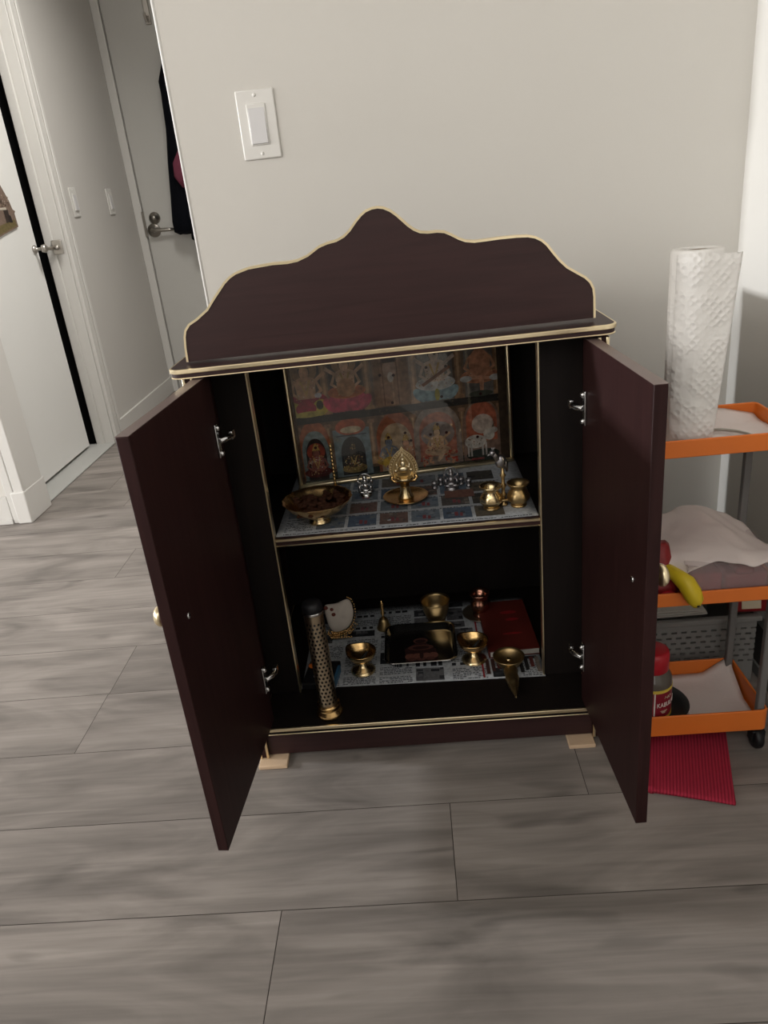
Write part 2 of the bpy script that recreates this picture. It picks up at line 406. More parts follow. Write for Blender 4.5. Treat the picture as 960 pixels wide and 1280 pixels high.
mb = MB(); loft(mb, [(0.775, -0.770, -0.665, 2.50, .03), (0.79, -0.785, -0.655, 2.495, .04), (0.9, -0.777, -0.627, 2.49, .04), (1.2, -0.722, -0.552, 2.485, .045), (1.5, -0.635, -0.495, 2.49, .045), (1.62, -0.605, -0.515, 2.51, .03)], seed=4)
obj('sleeve', mb, 'cloth_black', tj)
mb = MB(); loft(mb, [(1.03, -0.776, -0.666, 2.462, .012), (1.08, -0.804, -0.662, 2.455, .016), (1.14, -0.797, -0.657, 2.45, .018), (1.2, -0.757, -0.632, 2.452, .012)], seed=2, amp=.004)
obj('lining', mb, 'cloth_pink', tj, label='dusky pink lining turned out')

# brown house-shaped cutout on the closet door
mb = MB()
pts = [(1.20, .905), (1.395, .938), (1.392, .985), (1.402, .993), (1.385, 1.0), (1.375, 1.03), (1.355, 1.062), (1.33, 1.10), (1.29, 1.13), (1.20, 1.13)]
n = len(pts); pts = [(y+.10, z-.004) for y, z in pts]
x0, x1 = -1.1775, -1.172
mb.add([(x0, y, z) for y, z in pts]+[(x1, y, z) for y, z in pts], [tuple(range(n)), tuple(range(n, 2*n))]+[(i, (i+1) % n, (i+1) % n+n, i+n) for i in range(n)], s2l((118, 100, 88)))
def ypoly(p, c, x): mb.add([(x, y+.10, z-.004) for y, z in p], [tuple(range(len(p)))], c)
ypoly([(1.2, .91), (1.385, .942), (1.38, .965), (1.2, .94)], s2l((104, 92, 60)), -1.1716)
ypoly([(1.31, .955), (1.345, .958), (1.345, 1.0), (1.31, .998)], s2l((52, 42, 36)), -1.1713)
ypoly([(1.335, .955), (1.36, .955), (1.355, .978), (1.335, .985)], s2l((40, 32, 30)), -1.1711)
ypoly([(1.2, 1.0), (1.335, 1.0), (1.335, 1.008), (1.2, 1.006)], s2l((190, 180, 165)), -1.1712)
for i in range(70):
    y = rnd.uniform(1.22, 1.37); z = rnd.uniform(1.01, 1.05)
    ypoly(ell(y, z, .004, .003, 6), s2l(rnd.choice([(150, 132, 118), (90, 74, 64), (132, 116, 96), (160, 145, 130)])), -1.171)
o = obj('wall_decoration', mb, 'printed', origin=(-1.175, 1.40, 1.0), recalc=False)
tag(o, 'brown house-shaped cutout stuck on the white closet door', 'decoration')

# light switches
def switch(label, M, loc):
    t = thing('light_switch', label, 'light switch', loc)
    mb = MB(); mb.box(-.035, .035, -.005, 0, -.0572, .0572, M=M); obj('plate', mb, 'plate_white', t, bevel=.0035, seg=3)
    mb = MB(); mb.box(-.0172, .0172, -.0075, -.004, -.034, .034, M=M); f = obj('bezel', mb, 'plate_white', t, bevel=.001)
    mb = MB(); mb.prism([(-.0148, -.0315), (.0148, -.0315), (.0148, .0315), (-.0148, .0315)], -.009, -.006, M=M)
    mb.v[2] = M @ Vector((.0148, -.0072, .0315)); mb.v[3] = M @ Vector((-.0148, -.0072, .0315)); mb.v[0] = M @ Vector((-.0148, -.0115, -.0315)); mb.v[1] = M @ Vector((.0148, -.0115, -.0315))
    obj('rocker', mb, 'rocker_white', t, bevel=.0012)
    for z in (-.048, .048):
        mb = MB(); mb.lathe([(.0032, 0), (.0032, .0008), (.002, .0016), (0, .0018)], n=12, M=M @ front(0, -.005, z)); obj('screw', mb, 'plate_white', t)
    return t
switch('white rocker light switch on the wall above the dark cabinet', Matrix.Translation((.035, 0, 1.063)), (.035, 0, 1.063))
MH = Matrix.Rotation(PI/2, 4, 'Z')
switch('pale switch plate on the hallway wall, nearer to the closet door', Matrix.Translation((XW, 1.862, 1.004)) @ MH, (XW, 1.862, 1.004))
switch('pale switch plate on the hallway wall, nearer to the entry door', Matrix.Translation((XW, 2.288, .998)) @ MH, (XW, 2.288, .998))

# ------------------------------------------------------------------ the cabinet
cab = thing('shrine_cabinet', 'dark mahogany shrine cabinet with wavy crown, gold edging and both doors open', 'cabinet', (.25, -.25, 0))
XL0, XL1, XR0, XR1 = -.056, -.040, .543, .558
YF, YB = -.468, -.035
def tilt(x): return (x-.25)/.318*.003                   # the top rises a touch to the right
for (a, b2, inner) in ((XL0, XL1, 1), (XR0, XR1, 0)):
    p = obj('side_panel', MB().box(a, b2, YF, YB, .008, .7135), 'mahogany_v', cab, bevel=.001)
    mb = MB(); mb.box(a-.0006, a+.004, YF-.002, YF+.003, .008, .713); mb.box(b2-.004, b2+.0006, YF-.002, YF+.003, .008, .713)
    obj('edge_trim', mb, 'gold', p, bevel=.0008)
def slab(name, x0, x1, yf, yb, z0, z1, r, tl, groove=True):
    def out(d):
        rr = r+d
        return [(x0-d, yb)] + [(x0+r-rr*math.cos(t), yf+r-rr*math.sin(t)) for t in [PI/2*i/8 for i in range(9)]] + \
               [(x1-r+rr*math.sin(t), yf+r-rr*math.cos(t)) for t in [PI/2*i/8 for i in range(9)]] + [(x1+d, yb)]
    mb = MB(); mb.prismz(out(0), z0, z1)
    mb.v = [Vector((v.x, v.y, v.z+(tilt(v.x) if tl else 0))) for v in mb.v]
    p = obj(name, mb, 'mahogany' if tl else 'shaded_inner_wood', cab)
    mb = MB(); h = z1-z0
    for (za, zb, d) in ((z1-.0064, z1-.0002, .0022), (z0+.0002, z0+.0022, .0012)):
        ring = out(d); inn = out(-.001); n = len(ring)
        vs = [(x, y, za) for x, y in ring]+[(x, y, zb) for x, y in ring]+[(x, y, za) for x, y in inn]+[(x, y, zb+.0003) for x, y in inn]
        fs = []
        for i in range(n-1):
            fs += [(i, i+1, i+1+n, i+n), (i+n, i+1+n, i+1+3*n, i+3*n), (i+2*n, i+1+2*n, i+1, i)]
        mb.add(vs, fs, None, False)
    mb.v = [Vector((v.x, v.y, v.z+(tilt(v.x) if tl else 0))) for v in mb.v]
    obj('edge_trim', mb, 'gold', p, bevel=.0008, recalc=False)
    return p
slab('top_board', -.071, .567, -.479, -.032, .7143, .7288, .018, True)
# crown board
CR = [(-.049, .730), (-.048, .750), (-.046, .766), (-.043, .775), (-.036, .783), (-.024, .789), (-.006, .801), (.008, .817), (.025, .835), (.034, .842), (.043, .8465), (.062, .8515), (.097, .854), (.118, .8535), (.132, .855),
      (.147, .860), (.164, .870), (.176, .8735), (.189, .8755), (.200, .880), (.209, .887), (.218, .897), (.226, .9045), (.233, .9092), (.242, .912), (.250, .9125), (.258, .911), (.267, .9065), (.275, .900), (.283, .892), (.290, .885), (.297, .8795),
      (.305, .8755), (.315, .874), (.328, .874), (.338, .8725), (.347, .868), (.357, .862), (.366, .858), (.378, .856), (.392, .8563), (.412, .8570), (.435, .8570), (.451, .8560), (.461, .8535), (.470, .8485), (.477, .842),
      (.486, .830), (.494, .820), (.504, .810), (.518, .801), (.529, .794), (.536, .787), (.5405, .778), (.542, .766), (.5425, .737)]
YC0, YC1 = -.447, -.432
mb = MB(); mb.prism(CR, YC0, YC1)
mb.v = [Vector((v.x, v.y, v.z)) for v in mb.v]
crown = obj('crown_board', mb, 'mahogany', cab)
mb = MB(); n = len(CR); vs = []
nor = []
for i in range(n):
    a = Vector(CR[max(i-1, 0)]); b2 = Vector(CR[min(i+1, n-1)]); d = (b2-a).normalized(); nor.append(Vector((-d.y, d.x)))
for yy, dd in ((YC0-.0014, -.0018), (YC0-.0014, .0014), (YC1+.0014, .0014), (YC1+.0014, -.0018)):
    for i in range(n):
        q = Vector(CR[i])+nor[i]*dd; vs.append((q.x, yy, q.y))
fs = []
for k in range(3):
    for i in range(n-1): fs.append((k*n+i, k*n+i+1, (k+1)*n+i+1, (k+1)*n+i))
mb.add(vs, fs, None, True)
obj('edge_trim', mb, 'gold', crown, recalc=False, auto=35)
# base
slab('base_board', -.0395, .5425, -.476, YB, .064, .0785, .002, False)
obj('plinth', MB().box(XL1+.0005, XR0-.0005, -.462, -.445, .010, .0635), 'mahogany', cab, bevel=.0008)
obj('back_panel', MB().box(XL1+.0005, XR0-.0005, -.042, -.0355, .079, .713), 'shaded_inner_wood', cab)
sh = obj('shelf', MB().box(XL1+.0005, XR0-.0005, -.3575, -.0425, .384, .399), 'shaded_inner_wood', cab)
mb = MB(); mb.box(.0175, .4725, -.372, -.3578, .384, .399); obj('front_rail', mb, 'mahogany', sh, bevel=.001)
mb = MB(); mb.box(.0178, .4722, -.375, -.371, .3932, .3985); mb.box(.0178, .4722, -.374, -.371, .3838, .3858)
obj('edge_trim', mb, 'gold', sh, bevel=.0008)
for a, b2, g in ((XL1+.0005, .0165, .0165), (.4735, XR0-.0005, .4735)):
    p = obj('stile', MB().box(a, b2, -.374, -.359, .079, .713), 'shaded_inner_wood', cab)
    mb = MB(); mb.box(g-.0012, g+.0012, -.3765, -.3595, .0792, .7128); obj('edge_trim', mb, 'gold', p)
for x0, x1, y0, y1 in ((-.056, -.004, -.490, -.44), (.497, .543, -.488, -.44), (-.056, -.004, -.09, -.037), (.497, .55, -.09, -.037)):
    obj('foot', MB().box(x0, x1, y0, y1, 0, .0078), 'wood_block', cab, bevel=.0015, label='pale wooden block foot')
# doors
def cab_door(hx, hy, tx, ty, side):
    # local x runs from hinge to tip along the inner face, local y is the thickness (outwards)
    d = Vector((tx-hx, ty-hy, 0)); Lg = d.length; d.normalize()
    nrm = Vector((-d.y, d.x, 0))
    if (nrm.x > 0) != (side > 0): nrm = -nrm
    M = Matrix(((d.x, nrm.x, 0, hx), (d.y, nrm.y, 0, hy), (0, 0, 1, 0), (0, 0, 0, 1)))
    zt = .7105+(.0012 if side > 0 else -.0012)
    p = obj('door', MB().box(0, Lg, 0, .0162, .0805, zt, M=M), 'mahogany_v', cab, bevel=.0012)
    mb = MB(); mb.box(0, Lg, 0, .0162, zt, zt+.0006, M=M); obj('edge_strip', mb, 'lit_top_edge', p, label='top edge painted paler as if lit from above')  # thin cap that carries the painted light along the door top
    # knob with its backplate on the outer face
    K = M @ Matrix.Translation((Lg-.042, .0162, .452)) @ Matrix.Rotation(-PI/2, 4, 'X')
    mb = MB(); mb.lathe([(.0105, 0), (.0105, .0015), (.007, .003), (.006, .011), (.0115, .0135), (.0145, .0165), (.0145, .0205), (.012, .0245), (.007, .0265), (0, .027)], n=24, M=K)
    obj('knob', mb, 'gold', p)
    K = M @ Matrix.Translation((Lg-.046, 0, .448)) @ Matrix.Rotation(PI/2, 4, 'X')
    mb = MB(); mb.lathe([(.0045, 0), (.0045, .0008), (.003, .002), (0, .0024)], n=14, M=K); obj('screw', mb, 'silver', p)
    for z in (.612, .178):
        mb = MB()
        mb.box(.010, .022, -.0035, .0, z-.026, z+.026, M=M)
        for dz in (-.02, .02): mb.ball((.016, -.004, z+dz), .0048, 8, M=M)
        mb.tube([(.016, -.004, z), (.008, -.012, z+.001), (-.002, -.016, z+.001), (-.013, -.015, z)], [.005, .0055, .005, .004], 8, M=M)
        mb.box(-.020, -.006, -.018, -.011, z-.006, z+.007, M=M)
        obj('hinge', mb, 'silver', p, bevel=.001)
    return p
cab_door(-.0215, -.452, -.0435, -.7435, -1)
cab_door(.5255, -.452, .5385, -.7380, 1)

# ------------------------------------------------------------------ newspapers
def newsprint(name, label, x0, x1, yf, yb, z, seed, style, skew=0):
    r = random.Random(seed); mb = MB()
    base = s2l((172, 176, 180))
    nx, ny = 16, 10
    def hz(x, y): return .0011*mnoise.noise(Vector((x*14+seed, y*14, 0)))+.0012
    vs = []; fs = []
    for lay in (0, 1):
        for j in range(ny+1):
            for i in range(nx+1):
                x = x0+(x1-x0)*i/nx; y = yf+(yb-yf)*j/ny
                yy = y+skew*(x-(x0+x1)/2)*(1-j/ny)
                vs.append((x, yy, z+(hz(x, y)+.0004 if lay else .0002)))
    q = (nx+1)*(ny+1)
    for j in range(ny):
        for i in range(nx):
            a = j*(nx+1)+i; fs.append((q+a, q+a+1, q+a+nx+2, q+a+nx+1)); fs.append((a, a+nx+1, a+nx+2, a+1))
    edge = [i for i in range(nx+1)]+[j*(nx+1)+nx for j in range(1, ny+1)]+[ny*(nx+1)+i for i in range(nx-1, -1, -1)]+[j*(nx+1) for j in range(ny-1, 0, -1)]
    for a, b2 in zip(edge, edge[1:]+edge[:1]): fs.append((a, b2, b2+q, a+q))
    mb.add(vs, fs, base, True)
    def rect(a, b2, c, d, col, dz=.0004):
        a = max(a, x0+.002); b2 = min(b2, x1-.002)
        if b2 <= a or d <= c: return
        m_, n_ = max(1, int((b2-a)/.03)), 1
        for i in range(m_):
            xa = a+(b2-a)*i/m_; xb = a+(b2-a)*(i+1)/m_
            pts = [(xa, c), (xb, c), (xb, d), (xa, d)]
            mb.add([(px, py+skew*(px-(x0+x1)/2)*(1-(py-yf)/(yb-yf)), z+.0004+hz(px, py)+dz) for px, py in pts], [(0, 1, 2, 3)], col)
    def text(a, b2, c, d, lh=.0052, ink=s2l((70, 72, 76))):
        y = c
        while y+lh < d:
            x = a
            while x < b2-.002:
                w = r.uniform(.002, .007)
                if r.random() < .85: rect(x, min(x+w, b2), y, y+lh*.5, ink)
                x += w+.0014
            y += lh
    def photo(a, b2, c, d, cols):
        rect(a, b2, c, d, r.choice(cols), .0004)
        for _ in range(9):
            u = r.uniform(a, b2-.006); v = r.uniform(c, d-.005)
            rect(u, min(b2, u+r.uniform(.004, .016)), v, min(d, v+r.uniform(.003, .011)), r.choice(cols), .0006+_*.00005)
    blue = [s2l(c) for c in ((92, 104, 118), (112, 122, 132), (70, 76, 84), (128, 134, 140), (104, 112, 118), (84, 98, 116))]
    warm = [s2l(c) for c in ((118, 110, 102), (100, 94, 90), (132, 126, 120), (84, 80, 78), (112, 92, 86))]
    dark = [s2l(c) for c in ((52, 54, 58), (84, 84, 88), (36, 38, 42), (104, 104, 106))]
    if style == 'ads':
        for row in range(4):
            for cidx in range(8):
                a = x0+.012+cidx*.056; b2 = a+.05
                if b2 > x1-.005: continue
                c = yf+.014+row*.058; d = c+.046
                if d > yb: continue
                if row == 0 and cidx < 1: text(a, b2, c, d); continue
                if cidx >= 6: photo(a, b2, c, d, [s2l(k) for k in ((44, 44, 46), (66, 64, 60), (30, 30, 34), (90, 84, 74))]); continue
                photo(a, b2, c, d, blue if (row+cidx) % 3 else warm)
                if cidx >= 2 and r.random() < .8: rect(a+.02, a+.026, c+.008, c+.024, s2l((128, 72, 76)), .0014)
                if cidx >= 2 and r.random() < .7: rect(a+.029, a+.034, c+.006, c+.02, s2l((128, 72, 76)), .0014)
            text(x0+.012, x1-.01, yf+.002+row*.058, yf+.012+row*.058, .006)
        rect(.318, .372, -.262, -.225, s2l((118, 84, 74)), .0016)
    else:
        cols = [x0+.006, x0+.075, x0+.145, x0+.215, x0+.285, x0+.36, x0+.415, x1]
        for k in range(len(cols)-1):
            a, b2 = cols[k]+.003, cols[k+1]-.004
            y = yf+.003
            while y < yb-.02:
                hgt = r.uniform(.02, .05); t = r.random()
                if t < .32: photo(a, a+(b2-a)*r.uniform(.5, 1), y, min(y+hgt, yb), dark)
                elif t < .5:
                    for i in range(4): rect(a+i*(b2-a)/4.3, a+i*(b2-a)/4.3+r.uniform(.006, .013), y, y+.009, s2l((34, 35, 40)))
                    text(a, b2, y+.013, min(y+hgt, yb))
                else: text(a, b2, y, min(y+hgt, yb))
                y += hgt+.006
        rect(.362, .3655, yf+.002, yb-.08, s2l((140, 40, 44)), .0016)
        for k in range(10):
            u = .37+k*.0105
            rect(u, u+.007, yf+.012+.008*(k % 3), yf+.06, s2l(r.choice([(66, 40, 36), (92, 44, 40), (110, 100, 92), (40, 38, 40)])), .0012)
    o = obj(name, mb, 'printed', origin=((x0+x1)/2, (yf+yb)/2, z), recalc=False)
    return tag(o, label, 'newspaper')
newsprint('newspaper', 'newspaper page of small coloured adverts lining the upper shelf', .0185, .4705, -.366, -.05, .399, 5, 'ads')
newsprint('newspaper', 'newspaper page of black print lining the bottom of the cabinet', .018, .476, -.372, -.085, .0785, 11, 'text', skew=-.03)
ZT, ZB = .4014, .0809        # resting heights on the two papers

# ------------------------------------------------------------------ framed picture
A = Vector((.033, -.148, ZT)); B = Vector((.468, -.093, ZT))
ex = (B-A).normalized(); WF = (B-A).length; lean = math.radians(2.5)
ey = Vector((0, 0, 1)).cross(ex).normalized()                # pointing to the back wall
ez = (Vector((0, 0, 1))*math.cos(lean)+ey*math.sin(lean)).normalized(); ey = ez.cross(ex)
MF = Matrix(((ex.x, ey.x, ez.x, A.x), (ex.y, ey.y, ez.y, A.y), (ex.z, ey.z, ez.z, A.z), (0, 0, 0, 1)))
HF = .292
tf = thing('framed_picture', 'wide gold-framed print of ten enshrined figures at the back of the upper shelf', 'picture', tuple((A+B)/2))
FW = .0085
mb = MB()
for (a, b2, c, d) in ((0, WF, 0, FW), (0, WF, HF-FW, HF), (0, FW, FW, HF-FW), (WF-FW, WF, FW, HF-FW)): mb.box(a, b2, -.004, .010, c, d, M=MF)
obj('frame', mb, 'gold', tf, bevel=.0034)
obj('backing', MB().box(.002, WF-.002, .010, .013, .002, HF-.002, M=MF), 'cardboard', tf)
# print (one flat sheet of coloured shapes)
mb = MB(); lay = [0]
def P2(pts, rgb, k=1.0):
    lay[0] += 1; y = .0075-lay[0]*.0000065
    mb.add([(px, y, pz) for px, pz in pts], [tuple(range(len(pts)))], tone(rgb, k), False, 0, MF)
def tone(rgb, k):
    g = .3*rgb[0]+.55*rgb[1]+.15*rgb[2]
    return tuple(v*k*.9 for v in s2l([.86*c+.14*(.75*g+.25*t_) for c, t_ in zip(rgb, (120, 100, 80))]))
def R2(a, b2, c, d, rgb, k=1.0): P2([(a, c), (b2, c), (b2, d), (a, d)], rgb, k)
r = random.Random(21)
R2(FW, WF-FW, FW, HF-FW, (120, 92, 66))
def pillar(x, z0, z1, w=.009):
    R2(x-w/2, x+w/2, z0, z1, (150, 112, 78)); R2(x-w/5, x+w/5, z0, z1, (188, 148, 106)); R2(x-w*.75, x+w*.75, z0, z0+.008, (170, 128, 88)); R2(x-w*.75, x+w*.75, z1-.008, z1, (150, 110, 80))
def archp(x, z0, w, h, rgb):
    rr = w/2; P2([(x-rr, z0), (x+rr, z0)]+arc(x, z0+h-rr*1.0, rr, 0, PI, 14), rgb)
def parch(x, z0, w, h, rgb):
    rr = w/2; sp = h*.55
    P2([(x-rr, z0), (x+rr, z0), (x+rr, z0+sp)]+[(x+rr*math.cos(t)**.9, z0+sp+(h-sp)*math.sin(t)) for t in [PI/2*i/8 for i in range(1, 9)]]+[(x-rr*math.cos(t)**.9, z0+sp+(h-sp)*math.sin(t)) for t in [PI/2*i/8 for i in range(7, -1, -1)]], rgb)
def speck(x, z, w, h, n_, cols, s=.0016):
    for _ in range(n_):
        P2(ell(x+r.uniform(-w, w), z+r.uniform(-h, h), s*r.uniform(.5, 1.4), s*r.uniform(.5, 1.2), 6), r.choice(cols))
def figure(x, z, s, skin, robe, hair=(40, 32, 30), halo=None, arms=2, crown=(190, 150, 70)):
    if halo: P2(ell(x, z+s*.86, s*.30, s*.30), halo)
    P2(ell(x, z+s*.16, s*.46, s*.17), robe); P2(ell(x-s*.24, z+s*.13, s*.22, s*.09, rot=-.3), robe, .8); P2(ell(x+s*.24, z+s*.13, s*.22, s*.09, rot=.3), robe, .8)
    P2([(x-s*.20, z+s*.2), (x+s*.20, z+s*.2), (x+s*.24, z+s*.62), (x-s*.24, z+s*.62)], skin); P2(ell(x, z+s*.6, s*.24, s*.1), skin)
    for sg in (-1, 1):
        P2([(x+sg*s*.2, z+s*.64), (x+sg*s*.27, z+s*.6), (x+sg*s*.38, z+s*.36), (x+sg*s*.31, z+s*.34)], skin, .9); P2([(x+sg*s*.31, z+s*.38), (x+sg*s*.38, z+s*.36), (x+sg*s*.2, z+s*.22), (x+sg*s*.15, z+s*.26)], skin)
        if arms > 2: P2([(x+sg*s*.2, z+s*.62), (x+sg*s*.24, z+s*.55), (x+sg*s*.48, z+s*.72), (x+sg*s*.44, z+s*.8)], skin, .9)
    P2(ell(x, z+s*.83, s*.13, s*.165), hair); P2(ell(x, z+s*.80, s*.11, s*.145), skin, 1.05)
    P2([(x-s*.13, z+s*.9), (x+s*.13, z+s*.9), (x+s*.07, z+s*1.08), (x, z+s*1.16), (x-s*.07, z+s*1.08)], crown)
    speck(x, z+s*.42, s*.22, s*.22, 26, [(206, 176, 110), (150, 60, 50), (230, 214, 190), (96, 70, 50)], .0012); speck(x, z+s*1.0, s*.1, s*.1, 10, [(230, 200, 120), (150, 110, 50)], .001); speck(x, z+s*.16, s*.4, s*.1, 16, [(220, 190, 120), (120, 60, 50), (170, 120, 80)], .0013)
    P2([(x-s*.13, z+s*.62), (x-s*.08, z+s*.62), (x, z+s*.34), (x+s*.08, z+s*.62), (x+s*.13, z+s*.62), (x, z+s*.25)], (196, 160, 90))
def lotus(x, z, w, h, rgb, n_=7):
    for k in range(n_):
        t = (k-(n_-1)/2)/((n_-1)/2); px = x+t*w*.42
        P2(ell(px, z+h*.5*(1-.25*abs(t)), w*.13, h*.55, 12, rot=-t*.75), rgb, 1.0-.25*(k % 2))
    P2(ell(x, z+h*.25, w*.42, h*.28), rgb, .9)
# lower row
z0 = .012; zr = .128
R2(FW, WF-FW, z0, zr, (112, 84, 58)); speck(.22, .07, .205, .055, 110, [(138, 104, 70), (92, 70, 48), (150, 118, 84), (120, 84, 60)], .0026)
for x in (.013, .072, .157, .24, .338, .415): pillar(x, .03, zr-.006)
R2(FW, WF-FW, FW, .024, (34, 38, 30))
parch(.043, .012, .062, .12, (176, 92, 52)); parch(.043, .012, .054, .10, (120, 138, 138)); parch(.043, .012, .040, .085, (38, 24, 24))
figure(.043, .018, .060, (150, 84, 72), (92, 26, 26), halo=(160, 60, 40)); speck(.043, .045, .016, .018, 30, [(190, 180, 170), (120, 30, 30), (196, 160, 90), (150, 140, 130)])
R2(.080, .152, .012, .108, (112, 134, 142)); P2(ell(.116, .112, .03, .017), (186, 90, 58)); P2(ell(.116, .106, .021, .007), (206, 186, 150)); R2(.086, .146, .094, .096, (50, 60, 70)); parch(.116, .014, .048, .078, (30, 30, 30))
figure(.116, .018, .054, (60, 50, 44), (150, 126, 70), crown=(60, 54, 46)); speck(.116, .036, .019, .014, 46, [(176, 146, 80), (130, 104, 54), (206, 186, 130), (90, 74, 44)])
parch(.203, .012, .076, .118, (168, 92, 60)); parch(.203, .012, .064, .096, (186, 160, 128))
figure(.188, .024, .058, (124, 134, 150), (190, 150, 50), hair=(30, 28, 34)); figure(.222, .02, .056, (196, 140, 104), (150, 30, 40), hair=(40, 26, 24)); P2(ell(.186, .03, .013, .012), (206, 168, 56)); P2(ell(.19, .018, .012, .006), (190, 190, 196)); speck(.205, .03, .025, .014, 30, [(200, 160, 70), (170, 60, 60), (220, 200, 170), (150, 40, 50)])
parch(.287, .012, .096, .122, (150, 132, 118)); parch(.287, .03, .074, .09, (176, 108, 84)); P2(ell(.287, .075, .034, .026), (142, 128, 122))
figure(.285, .032, .058, (206, 168, 130), (206, 172, 136), arms=4); P2([(.270, .04), (.302, .042), (.294, .026), (.286, .018), (.282, .020), (.286, .030)], (214, 180, 146)); speck(.262, .024, .012, .012, 26, [(196, 70, 48), (206, 150, 110), (170, 60, 40)], .003); speck(.312, .026, .012, .012, 26, [(196, 70, 48), (206, 150, 110), (170, 60, 40)], .003)
parch(.376, .012, .078, .122, (140, 110, 92)); parch(.376, .05, .062, .080, (186, 96, 66)); P2(ell(.378, .085, .022, .02), (206, 186, 170)); P2(ell(.376, .022, .034, .012), (30, 40, 28))
# white cow
P2(ell(.362, .050, .022, .014), (206, 198, 186)); P2(ell(.390, .062, .011, .012, rot=.6), (206, 198, 186)); P2(ell(.400, .070, .008, .006), (196, 188, 176))
for x in (.347, .353, .376, .383): R2(x-.0018, x+.0018, .020, .046, (190, 184, 174))
P2([(.396, .076), (.400, .084), (.402, .076)], (120, 100, 80)); speck(.364, .052, .016, .008, 12, [(150, 110, 90), (120, 90, 80)])
R2(.352, .378, .012, .016, (150, 60, 56))
# ledge and upper row
R2(FW, WF-FW, zr, .142, (40, 38, 32)); speck(.22, .135, .20, .005, 40, [(66, 60, 46), (30, 30, 26), (90, 80, 60)])
z1 = .142; zt = HF-FW
R2(FW, WF-FW, z1, zt, (106, 84, 64))
for k in range(14): R2(FW+k*.030, FW+k*.030+.012, z1, zt, (120, 96, 74) if k % 2 else (92, 74, 58))
for x in (.014, .076, .158, .248, .336, .412): pillar(x, z1, zt, .013)
for x, w in ((.044, .05), (.117, .062), (.292, .066), (.376, .056)): R2(x-w/2, x+w/2, z1, zt, (58, 52, 46) if x < .2 else (118, 112, 106))
figure(.040, .160, .085, (206, 158, 118), (180, 30, 64), arms=4, halo=(150, 110, 70)); P2(ell(.015, .158, .013, .016, rot=.6), (206, 180, 60)); P2(ell(.064, .158, .015, .017, rot=-.7), (206, 180, 60)); P2(ell(.063, .163, .007, .009), (60, 60, 40)); P2(ell(.036, .158, .020, .014), (186, 40, 66)); P2(ell(.04, .147, .03, .006), (186, 170, 70)); P2(ell(.062, .182, .007, .005), (200, 200, 204))
lotus(.117, .146, .078, .034, (216, 74, 104), 8); figure(.117, .170, .080, (216, 172, 134), (206, 110, 60), arms=4, halo=(160, 120, 80)); P2(ell(.117, .182, .014, .011), (190, 92, 50)); P2(ell(.117, .190, .018, .018), (196, 150, 112))
R2(.170, .240, z1+.002, zt, (152, 118, 92)); R2(.184, .222, z1+.004, .25, (176, 136, 108)); R2(.188, .190, z1+.004, .25, (130, 96, 74)); R2(.206, .208, z1+.004, .25, (200, 164, 130)); R2(.216, .218, z1+.004, .25, (130, 96, 74)); P2(ell(.203, .215, .013, .018), (190, 160, 140)); R2(.190, .216, .228, .236, (60, 34, 30)); P2(ell(.204, .20, .006, .01), (216, 206, 196))
lotus(.290, .146, .076, .030, (150, 178, 186), 7); figure(.290, .164, .085, (206, 186, 170), (206, 206, 204), arms=4, crown=(200, 180, 120)); P2([(.262, .178), (.318, .21), (.322, .205), (.266, .173)], (140, 90, 60)); P2(ell(.292, .155, .005, .012), (170, 160, 60))
figure(.378, .168, .085, (196, 140, 104), (196, 128, 92)); P2(ell(.378, .205, .021, .03), (200, 140, 106)); P2([(.356, .186), (.40, .178), (.402, .172), (.36, .176)], (216, 160, 126)); P2([(.376, .18), (.386, .18), (.383, .146), (.377, .146)], (206, 150, 116)); P2(ell(.408, .176, .012, .006), (200, 200, 198)); P2(ell(.350, .178, .012, .006), (190, 190, 188)); P2(ell(.378, .147, .024, .006), (70, 74, 60))
for x, z in ((.292, .235), (.274, .210), (.312, .208), (.300, .150), (.184, .206), (.210, .203), (.203, .150), (.377, .146), (.287, .096), (.272, .077), (.304, .077), (.222, .087), (.232, .070), (.188, .082), (.366, .060), (.043, .080)):
    P2(ell(x, z, .0031, .0029, 10), (56, 14, 12))
R2(WF-FW-.018, WF-FW, FW, zt, (70, 54, 38)); R2(FW, FW+.006, FW, zt, (86, 62, 44))
obj('print', mb, 'printed_gloss', tf, recalc=False)
obj('glass', MB().box(FW-.001, WF-FW+.001, .0005, .0018, FW-.001, HF-FW+.001, M=MF), 'picture_glass', tf)

# ------------------------------------------------------------------ things on the upper shelf
def T(x, y, z, rz=0): return Matrix.Translation((x, y, z)) @ Matrix.Rotation(rz, 4, 'Z')
# footed brass bowl with a fluted rim
bx, by = .0915, -.318
t = thing('brass_bowl', 'large footed brass bowl with fluted rim holding dried flowers', 'bowl', (bx, by, ZT))
def flute(a, j): return 1+(.013*math.cos(18*a) if 5 <= j <= 9 else (.007*math.cos(18*a) if j in (4, 10) else 0))
mb = MB(); mb.lathe([(.016, .0135), (.020, .0150), (.032, .0185), (.044, .0255), (.052, .033), (.0575, .040), (.0612, .0445), (.0622, .0455), (.0605, .0450), (.0555, .0390), (.050, .0320), (.042, .0255), (.028, .0205), (0, .019)], bx, by, ZT, 96, rfun=flute)
obj('bowl_body', mb, 'brass', t, recalc=True)
mb = MB(); mb.lathe([(0, 0), (.0195, 0), (.0195, .003), (.0165, .006), (.0150, .010), (.0165, .0140), (0, .0140)], bx, by, ZT, 32); obj('foot', mb, 'brass_pale', t)
mb = MB()
